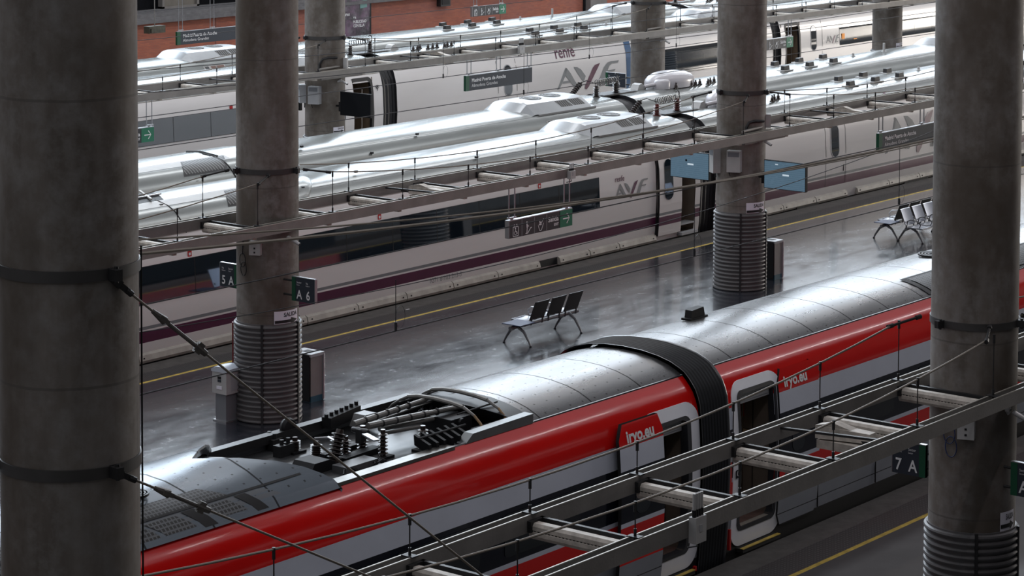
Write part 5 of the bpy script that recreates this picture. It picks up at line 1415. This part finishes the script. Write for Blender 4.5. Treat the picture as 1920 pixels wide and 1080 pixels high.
def sector_sign(x, ya, yb, z0, z1, left, right, label, gy, hi=True, blank=False):
    """board across the platform, read from the track side; ya is nearer the camera"""
    t = thing('sector_sign', label, 'sign', (x, (ya+yb)/2, z0), 'dark sector signs fixed to the columns')
    mb = MB(); mb.box(x-.03, x+.03, ya, yb, z0, z1); part('board', mb, 'signd', t, 0)
    g0, g1 = (yb-.10, yb) if gy > 0 else (ya, ya+.10)
    mb = MB(); mb.box(x-.034, x+.034, g0, g1, z0, z1); part('green_edge', mb, 'signgd', t, 0)
    mb = MB(); mb.box(x-.032, x+.032, ya, yb, z1, z1+.012); mb.box(x-.032, x+.032, *( (ya-.012, ya) if gy > 0 else (yb, yb+.012)), z0, z1) ; part('edge_trim', mb, 'alu', t, 0)
    mb = MB(); ye = yb if gy > 0 else ya
    # local x of the text runs toward -Y (left to right as seen)
    def tx(body, size, yl, z, bold=.0, wmax=None):
        tm = text_mb(body, size, (x-.036, yl, z), (0, -1, 0), (0, 0, 1), bold=bold, sx=.85); part('lettering', tm, 'signw', t, 0)
    h = z1-z0; yl0 = yb-(.13 if gy > 0 else .05); wd = (yb-ya-.12)
    if not blank:
        tx(left[0], h*.52, yl0, z0+h*.12, .004); tx(right[0], h*.52, yl0-wd*.52, z0+h*.12, .004)
    tx(left[1], h*.12, yl0, z0+h*.76); tx(right[1], h*.12, yl0-wd*.50, z0+h*.76)
    tx(left[2], h*.075, yl0, z0+h*.67); tx(right[2], h*.075, yl0-wd*.50, z0+h*.67)
    return t
def stubs(root, x, y0, y1, zs):
    for z in zs:
        mb = MB(); mb.tube([(x, y0, z), (x, y1, z)], .02, 8); part('mounting_arm', mb, 'dsteel', root)
V = ('Vía', 'Platform'); S_ = ('Sector', 'Sector')
t = sector_sign(34.40, 31.95, 32.54, 2.41, 2.87, ('A', *S_), ('6', *V), 'sector sign A 6 on the right side of the column beside the validator', 1); stubs(t, 34.42, 32.5, 32.82, (2.50, 2.78))
t = sector_sign(34.40, 33.98, 34.46, 2.45, 2.91, ('5', *V), ('A', *S_), 'sector sign 5 A on the left side of the column beside the validator', -1); stubs(t, 34.42, 33.85, 34.0, (2.55, 2.82))
t = sector_sign(30.80, 16.92, 17.45, 2.46, 2.92, ('7', *V), ('A', *S_), 'sector sign 7 A on the large right column over the red train skirt', -1); stubs(t, 30.82, 16.86, 16.95, (2.6, 2.8))
t = sector_sign(30.80, 15.1, 15.6, 2.46, 2.92, ('A', *S_), ('8', *V), 'green edged sector sign cut off by the right picture border', 1); stubs(t, 30.82, 15.55, 15.75, (2.55, 2.82))
t = sector_sign(71.2, 51.26, 52.12, 1.79, 2.28, ('4', *V), ('A', *S_), 'dark sector sign with green edge overlapping the giant AVE letter', 1, blank=True); stubs(t, 71.25, 51.0, 51.3, (1.9, 2.15))
mb = text_mb('A', .24, (71.16, 51.62, 1.88), (0, -1, 0), (0, 0, 1), sx=.85, bold=.005); part('lettering', mb, 'signw', t, 0)

# ================================================================ screens
def monitor(x, ya, yb, z0, z1, label, on, col):
    t = thing('information_screen', label, 'screen', (x, (ya+yb)/2, z0), 'information screens on the columns')
    mb = MB(); mb.box(x, x+.09, ya, yb, z0, z1); mb.box(x+.09, x+.14, ya+.3, yb-.3, z0+.1, z1-.1); part('casing', mb, 'black', t, 0)
    mb = MB(); mb.poly([(x-.003, ya+.015, z0+.015), (x-.003, yb-.015, z0+.015), (x-.003, yb-.015, z1-.015), (x-.003, ya+.015, z1-.015)]); part('display', mb, 'screen' if on else mat('dead_screen', (.006, .007, .009), .85, spec=.15), t, 0)
    if on:
        mb = MB(); c = (ya+yb)/2; mb.box(x-.006, x-.004, c-.12, c+.06, z0+.34, z0+.38); mb.box(x-.006, x-.004, yb-.40, yb-.32, z1-.10, z1-.075); part('highlight_bar', mb, mat('screen_white', (.2, .2, .2), .5, emit=(.55, .66, .75), es=.8), t, 0)
        mb = MB(); mb.lathe((x-.004, c+.10, z0+.45), [(.03, 0), (.03, .003), (.02, .003), (.02, 0)], 14, axis=(1, 0, 0)); part('screen_icon', mb, 'signd', t, 0)
    y0 = ya if ya > col.location.y else yb; y1 = col.location.y+(R-.03 if ya > col.location.y else -(R-.03))
    mb = MB(); mb.tube([(x+.11, (ya+yb)/2, (z0+z1)/2-.1), (x+.11, y1, (z0+z1)/2-.1)], .03, 8); mb.box(x+.04, x+.18, min(y0, y1)-.02, min(y0, y1)+.10, z0+.1, z0+.38); part('screen_arm', mb, 'black', t)
    return t
monitor(51.0, 31.39, 32.57, 2.56, 3.25, 'pale blue departures screen right of the column', True, colD)
monitor(51.0, 34.17, 35.33, 2.57, 3.24, 'pale blue departures screen left of the column', True, colD)
monitor(54.5, 48.42, 49.62, 2.59, 3.29, 'black switched off screen right of the stained column', False, colE)
monitor(54.5, 51.24, 52.4, 2.59, 3.29, 'black switched off screen mostly hidden behind the second column', False, colE)

# ================================================================ boxes, cameras and aerials on columns
def cyl_hit(px, py, col):
    x, y, _ = col.location; O = Vector((0, 0, CAMH)); d = P(px, py, Y=10)-O; d.normalize()
    ox, oy = O.x-x, O.y-y; A = d.x**2+d.y**2; B = 2*(ox*d.x+oy*d.y); D = max(0, B*B-4*A*(ox*ox+oy*oy-R*R)); k = (-B-sqrt(D))/(2*A); h = O+d*k
    return h, math.atan2(h.y-y, h.x-x)
def col_box(col, px0, py0, px1, py1, depth, name, label, cat, mt, vent=False, slots=False, grp=None):
    hc, a = cyl_hit((px0+px1)/2, (py0+py1)/2, col); x, y, _ = col.location
    h0, _ = cyl_hit(px0, py0, col); h1, _ = cyl_hit(px1, py1, col); zc_ = (h0.z+h1.z)/2; h = abs(h0.z-h1.z); 
    sc = (hc-Vector((0, 0, CAMH))).length/F; w = (px1-px0)*sc*1.02; h = (py1-py0)*sc
    n = Vector((cos(a), sin(a), 0)); u = Vector((-sin(a), cos(a), 0)); c0 = Vector((x, y, zc_))+n*(R-.03)
    t = thing(name, label, cat, c0, grp)
    mb = MB(); mb.obox(c0-u*w/2-Vector((0, 0, h/2)), u*w, n*(depth+.03), (0, 0, h)); part('casing', mb, mt, t, 0)
    f = c0+n*(depth+.033)
    if vent:
        mb = MB(); mb.poly([f-u*w*.42+Vector((0, 0, h*.22)), f+u*w*.42+Vector((0, 0, h*.22)), f+u*w*.42+Vector((0, 0, h*.44)), f-u*w*.42+Vector((0, 0, h*.44))]); part('dark_panel', mb, mat('box_dark_panel', (.16, .17, .19), .5), t, 0)
        mb = MB(); mb.tube([c0+u*w*.3-Vector((0, 0, h/2)), c0+u*w*.2-Vector((0, 0, h/2+.14)), c0-u*w*.4-Vector((0, 0, h/2+.12)), c0-u*w*.5-Vector((0, 0, h/2-.0))], .02, 6); part('cable_loop', mb, 'black', t)
    if slots:
        mb = MB(); q = f-Vector((0, 0, h*.05)); mb.obox(q-u*.015, u*.03, n*.004, (0, 0, .03)); mb.obox(q-u*.015-Vector((0, 0, .08)), u*.03, n*.004, (0, 0, .03)); part('lock', mb, 'black', t, 0)
    return t
col_box(colD, 1337, 277, 1356, 323, .18, 'equipment_cabinet', 'grey cabinet on column left of the centre, next to blue screen', 'cabinet', 'plast', True)
col_box(colD, 1366, 281, 1391, 321, .20, 'equipment_cabinet', 'grey cabinet facing out on the column between the blue screens', 'cabinet', 'plast', True)
col_box(colE, 564, 159, 580, 193, .18, 'equipment_cabinet', 'narrow pale cabinet at left of the stained column', 'cabinet', 'lgrey', True)
col_box(colE, 582, 161, 603, 194, .20, 'equipment_cabinet', 'pale cabinet facing out on the stained column', 'cabinet', 'lgrey', True)
col_box(colB, 470, 451, 491, 477, .10, 'junction_box', 'small white junction box on the column above sector sign A 6', 'junction box', 'plast', False, True)
col_box(colN, 1798, 782, 1828, 820, .12, 'junction_box', 'white junction box on the large right column', 'junction box', 'plast', False, True)
col_box(colE, 641, 108, 648, 132, .12, 'junction_box', 'small white box at the right edge of the stained column', 'junction box', 'plast')
col_box(colD, 1433, 215, 1440, 240, .12, 'junction_box', 'small white box high on the column between the blue screens', 'junction box', 'plast')
def loops(col, px, py, n, r, mt, label):
    h, a = cyl_hit(px, py, col); nrm = Vector((cos(a), sin(a), 0)); u = Vector((-sin(a), cos(a), 0)); c = h+nrm*.03
    mb = MB()
    for i in range(n):
        cc = c+Vector((0, 0, -i*r*1.5))+u*(.03*(i % 2)); mb.tube([cc+u*r*.75*cos(k*pi/9)+Vector((0, 0, r*(1.2)*sin(k*pi/9))) for k in range(19)], .008, 5)
    mb.tube([c+Vector((0, 0, r)), c+Vector((0, 0, r+.35))+u*.02], .012, 5)
    solo('cable_loop', mb, mt, label, 'cable', c)
loops(colB, 457, 487, 2, .11, 'black', 'black cable loops on the column above the 5 A sign')
loops(colN, 1782, 812, 2, .12, 'cord', 'blue and black cable loops beside the white box on right column')
for col, px0, py0, lb in ((colE, 601, 108, 'dark conduit bend on the stained column'), (colD, 1400, 227, 'dark conduit bend on the column between the blue screens')):
    mb = MB(); w = []
    for dx, dy in ((-1, 30), (-1, 12), (4, 3), (14, 0), (30, 0)):
        h, a = cyl_hit(px0+dx, py0+dy, col); w.append(h+Vector((cos(a), sin(a), 0))*.03)
    mb.tube(w, .035, 8); solo('conduit', mb, 'dsteel', lb, 'conduit', w[0])
def cctv(px, py, col, label, s=.62):
    x, y, _ = col.location
    base = Vector((x-.10, y-R+.02, P(px, py, Y=y-R).z)); p = P(px, py, Y=base.y-.12)
    t = thing('security_camera', label, 'camera', p, 'white security cameras on the columns')
    mb = MB(); mb.lathe(p+Vector((0, .10, .02)), [(.07*s, 0), (.075*s, .03), (.06*s, .06)], 16, axis=(0, -1, 0)); mb.tube([base, p+Vector((0, .05, .02))], .03, 8); part('mount', mb, 'plast', t)
    d = Vector((.25, -.85, -.45)).normalized(); mb = MB(); mb.tube([p, p+d*.30*s], .055*s, 12); part('camera_body', mb, mat('camera_silver', (.5, .5, .5), .3, .3), t)
    mb = MB(); mb.tube([p+d*.30*s, p+d*.315*s], .045*s, 12); part('lens', mb, 'black', t)
cctv(547, 449, colB, 'white tube camera on the column above sector sign A 6')
cctv(1899, 772, colN, 'white tube camera at the right edge of the picture')
cctv(1434, 265, colD, 'small camera above the right blue screen')
cctv(1247, 76, colF, 'small camera on the column behind the roof dome')
cctv(642, 152, colE, 'small camera above the right black screen')
def router(px, py, y, h_px, label):
    p = P(px, py, Y=y); t = thing('aerial_unit', label, 'aerial', p, 'white aerial units clamped to the frames')
    k = h_px*(p-Vector((0, 0, CAMH))).length/F; w = k*(.70 if h_px > 30 else 1.0); d = .10
    mb = MB(); mb.box(p.x-w/2, p.x+w/2, p.y-d, p.y, p.z-k/2, p.z+k/2); part('casing', mb, 'plast', t, 0)
    mb = MB(); mb.box(p.x-.03, p.x+.03, p.y-d-.004, p.y-d, p.z-.02, p.z+.06); part('badge', mb, 'lgrey', t, 0)
    for i in range(4):
        x = p.x-w*.34+w*.23*i; mb = MB(); mb.tube([(x, p.y-d/2, p.z+k/2), (x, p.y-d/2, p.z+k*.5+k*.28)], .022*k/.25, 8, 1); mb.tube([(x, p.y-d/2, p.z+k*.78), (x, p.y-d/2, p.z+k*.78+k*.62)], .017*k/.25, 8, 0)
        part('antenna_rod', mb, ['plast', 'black'], t)
    mb = MB(); mb.tube([(p.x, p.y-.03, p.z-k/2), (p.x+.03, p.y-.03, p.z-k/2-.06), (p.x+.02, p.y+.1, p.z-k/2-.1)], .01, 6); part('lead', mb, 'black', t)
router(1301, 990, 15.52, 48, 'white aerial unit with four rods on the nearest frame')
router(1068, 327, 32.57, 15, 'white aerial unit with four rods above the SALIDA sign')
router(975, 92, 49.67, 15, 'white aerial unit with four rods above the Madrid sign')
# hanging lamp box in front of the brick wall
p = P(290, 55, Y=66.8); t = thing('hanging_lamp', 'dark lamp box hanging on a rod before the brick wall', 'lamp', p)
mb = MB(); mb.box(p.x-.40, p.x+.40, p.y-.15, p.y+.15, p.z-.13, p.z+.13); mb.box(p.x-.34, p.x-.1, p.y-.2, p.y-.15, p.z-.1, p.z+.05); part('lamp_body', mb, mat('lamp_box_olive', (.06, .055, .04), .5, .2, .4, 8), t, 0)
mb = MB(); mb.tube([(p.x, p.y, p.z+.1), (p.x, p.y, 9)], .02, 6); part('hanger', mb, 'steel', t)
# struts of the frames at the columns
for col, y in ((colE, 50.5), (colD, 33.4), (colF, 50.5)):
    x = col.location.x; mb = MB(); mb.tube([(x-.9, y-.66, 3.98), (x-.0, y-.62, 4.0)], .035, 8); mb.box(x-.85, x+.95, y-.70, y-.62, 3.66, 3.73)
    solo('column_bracket', mb, 'steel', 'bracket tying the frame to the %s' % {colE.name: 'stained column with black screens', colD.name: 'column between the blue screens', colF.name: 'column behind the roof dome'}[col.name], 'bracket', (x, y-.66, 3.8))

# ================================================================ platform furniture
def bench(x, y, nseat, face, table, label, order=1):
    """beam seat along X; face=+1 looks to +Y.  order: table at the low-X end"""
    pitch = .62; L = pitch*(nseat+(1 if table else 0)); t = thing('platform_bench', label, 'bench', (x+L/2, y, 0), 'beam benches on the middle platform')
    mb = MB(); mb.tube([(x+.02, y, .40), (x+L+.0, y, .40)], .042, 12); part('beam', mb, 'alu' if 0 else mat('bench_grey_metal', (.14, .145, .155), .35, .6, .1, 5), t)
    for xx in (x+.28, x+L-.35):
        for s in (-1, 1):
            mb = MB(); mb.tube([(xx, y+.02*s, .40), (xx, y+.19*s, .30), (xx, y+.33*s, .10), (xx, y+.37*s, .015)], [.045, .032, .024, .020], 8); part('leg', mb, mat('bench_grey_metal', None), t)
            mb = MB(); mb.lathe((xx, y+.37*s, 0), [(.03, 0), (.03, .02)], 10); part('foot', mb, 'black', t)
    off = pitch if table else 0
    if table:
        xc = x+pitch/2; mb = MB(); mb.prism([(xc-.27, y-.05-.22, .47), (xc+.27, y-.27, .47), (xc+.27, y+.24, .47), (xc-.27, y+.24, .47)], (0, 0, .018)); part('table_top', mb, 'tray', t, 0)
        mb = MB(); mb.beam((xc, y-.2, .44), (xc, y+.2, .44), .05, .03); part('table_bracket', mb, 'dsteel', t, 0)
    for i in range(nseat):
        xc = x+off+pitch*(i+.5); w = .255
        mb = MB(); rows = []
        for u in range(9):
            v = u/8; yy = y+face*(.05+.44*v); z = .455+.02*sin(pi*v)*-1+(.015 if v > .9 else 0)-.03*max(0, v-.85)/.15
            rows.append([(xc-w, yy, z), (xc, yy, z-.012), (xc+w, yy, z)])
        mb.grid(rows); mb.grid([[(a, b, c-.025) for a, b, c in r] for r in rows]); mb.box(xc-w, xc+w, min(y+face*.47, y+face*.49), max(y+face*.47, y+face*.49), .41, .45)
        part('seat', mb, 'seatg', t, 30)
        mb = MB(); rows = []
        for u in range(7):
            v = u/6; yy = y-face*(.02+.17*v); z = .48+.42*v
            rows.append([(xc-w, yy, z), (xc, yy-face*.012, z), (xc+w, yy, z)])
        mb.grid(rows); mb.grid([[(a, b-face*.022, c) for a, b, c in r] for r in rows], 1)
        mb.grid([rows[-1], [(a, b-face*.022, c+.004) for a, b, c in rows[-1]]], 2)
        for k in (0, 2): mb.grid([[r[k] for r in rows], [(r[k][0], r[k][1]-face*.022, r[k][2]) for r in rows]], 1)
        part('backrest', mb, [mat('back_sheen', (.17, .20, .27), .25, .5), 'fish', 'alu'], t, 30)
        for s in (-1, 1):
            mb = MB(); mb.beam((xc+s*.20, y-face*.03, .36), (xc+s*.20, y-face*.06, .58), .035, .02); part('bracket', mb, 'dsteel', t, 0)
    for i in range(nseat+1) if not table else range(1, nseat):
        xa = x+off+pitch*i; pts = [(xa, y+face*.02, .42), (xa, y+face*.06, .62), (xa, y+face*.16, .66), (xa, y+face*.36, .64), (xa, y+face*.45, .55), (xa, y+face*.42, .46)]
        mb = MB(); mb.tube(pts, .014, 6); part('armrest', mb, 'alu' if face > 0 else 'dsteel', t)
    return t
MATS['bench_grey_metal'] = mat('bench_grey_metal_base', (.14, .145, .155), .35, .6, .1, 5)
f1_ = P(953, 640, Z=0); f2_ = P(985, 653, Z=0); yb_ = (f1_.y+f2_.y)/2
bench(f1_.x-.42, yb_, 3, 1, True, 'three seat bench with dark blue end table seen from behind')
g1 = P(1646, 447, Z=0); g2 = P(1677, 450.6, Z=0); k1 = P(1692, 449, Z=0); k2 = P(1724, 459, Z=0)
bench((g1.x+g2.x)/2-.30, (g1.y+g2.y)/2, 4, 1, True, 'far bench of the back to back pair with pale first seat')
bench((k1.x+k2.x)/2-.30, (k1.y+k2.y)/2, 4, -1, False, 'near bench of the back to back pair facing the camera')

def bin_(x, y, label, a=0):
    t = thing('litter_bin', label, 'bin', (x, y, 0), 'slim litter bins beside the columns')
    w, d, h = .36, .50, .95
    mb = MB(); mb.box(x-w/2, x+w/2, y-d/2, y+d/2, .12, h-.04); part('body', mb, 'binp', t, 0)
    mb = MB(); mb.box(x-w/2-.005, x+w/2+.005, y-d/2-.005, y+d/2+.005, 0, .12); part('plinth', mb, 'teal', t, 0)
    mb = MB(); mb.box(x-w/2-.02, x+w/2+.02, y-d/2-.02, y+d/2+.03, h-.04, h+.02, 0); mb.box(x-.08, x+.1, y-.12, y+.1, h+.02, h+.025, 1); part('lid', mb, ['lgrey', 'black'], t, 0)
    mb = MB(); mb.tube([(x+w/2, y-d/2, .02), (x+w/2, y-d/2, h-.02)], .035, 8); part('corner_post', mb, 'alu', t)
    mb = MB(); mb.box(x-w/2-.03, x-w/2, y-d/2+.02, y+d/2, .02, h); part('side_panel', mb, 'black', t, 0)
p = P(579, 752, Z=0); bin_(p.x+.10, p.y+.12, 'slim litter bin right of the column with sector sign A 6')
p = P(1447, 523, Z=0); bin_(p.x+.1, p.y+.12, 'slim litter bin right of the column between the blue screens')
# ticket validator
p = P(437, 788, Z=0); t = thing('ticket_validator', 'grey pedestal ticket validator left of the ribbed column base', 'ticket machine', (p.x, p.y+.05, 0))
x, y = p.x-.07, p.y+.11
mb = MB(); mb.box(x-.15, x+.15, y-.14, y+.14, .03, .62); part('pedestal', mb, mat('pedestal_grey', (.20, .21, .23), .4, .2), t, 0)
mb = MB(); mb.box(x-.19, x+.19, y-.18, y+.18, 0, .03); part('base_plate', mb, 'alu', t, 0)
mb = MB(); mb.prism([(x-.20, y-.20, .55), (x-.20, y+.18, .55), (x-.20, y+.18, 1.02), (x-.20, y+.10, 1.06), (x-.20, y-.20, .98)], (.40, 0, 0)); part('housing', mb, 'plast', t, 25)
mb = MB(); rows = [[(x-.21+.42*i/6, y-.22+.42*j/6, 1.0+.08*sin(pi*(j+.5)/7)+.02*sin(pi*i/6)) for i in range(7)] for j in range(7)]; mb.grid(rows); mb.grid([rows[0], [(a, b, .97) for a, b, c in rows[0]]]); mb.grid([[r[0] for r in rows], [(r[0][0], r[0][1], .97) for r in rows]])
part('cover', mb, mat('cover_blue_white', (.48, .53, .60), .35), t, 40)
for zz, c in ((.86, 'black'), (.80, 'signd')):
    mb = MB(); mb.box(x-.206, x-.2, y-.06, y+.03, zz-.02, zz+.03); part('reader', mb, c, t, 0)
mb = MB(); mb.box(x-.206, x-.2, y-.08, y+.06, .64, .70); part('notice', mb, 'paper', t, 0)
mb = MB(); mb.box(x-.08, x+.16, y-.206, y-.2, .60, .92); part('side_cover', mb, 'lgrey', t, 0)
# red hydrant strip behind the ribbed sleeve
x, y, _ = colB.location
mb = MB(); a = 2.33; mb.obox((x+cos(a)*.66, y+sin(a)*.66, .05), (.05, .05, 0), (-.02, .02, 0), (0, 0, 1.80)); solo('red_post', mb, mat('dull_red', (.16, .012, .014), .5), 'thin red strip beside the ribbed base of the column with the validator', 'post', (x+cos(a)*.66, y+sin(a)*.66, .05))
# litter scraps on the floor
for px, py in ((606, 704), (764, 580)):
    q = P(px, py, Z=.003); mb = MB(); mb.poly([(q.x-.06, q.y-.03, .004), (q.x+.06, q.y-.03, .004), (q.x+.07, q.y+.02, .004), (q.x-.05, q.y+.03, .004)]); solo('paper_scrap', mb, 'signw', 'white paper scrap on the dark floor ' + ('right of the litter bin' if px < 700 else 'near the yellow line'), 'litter', (q.x, q.y, .004))
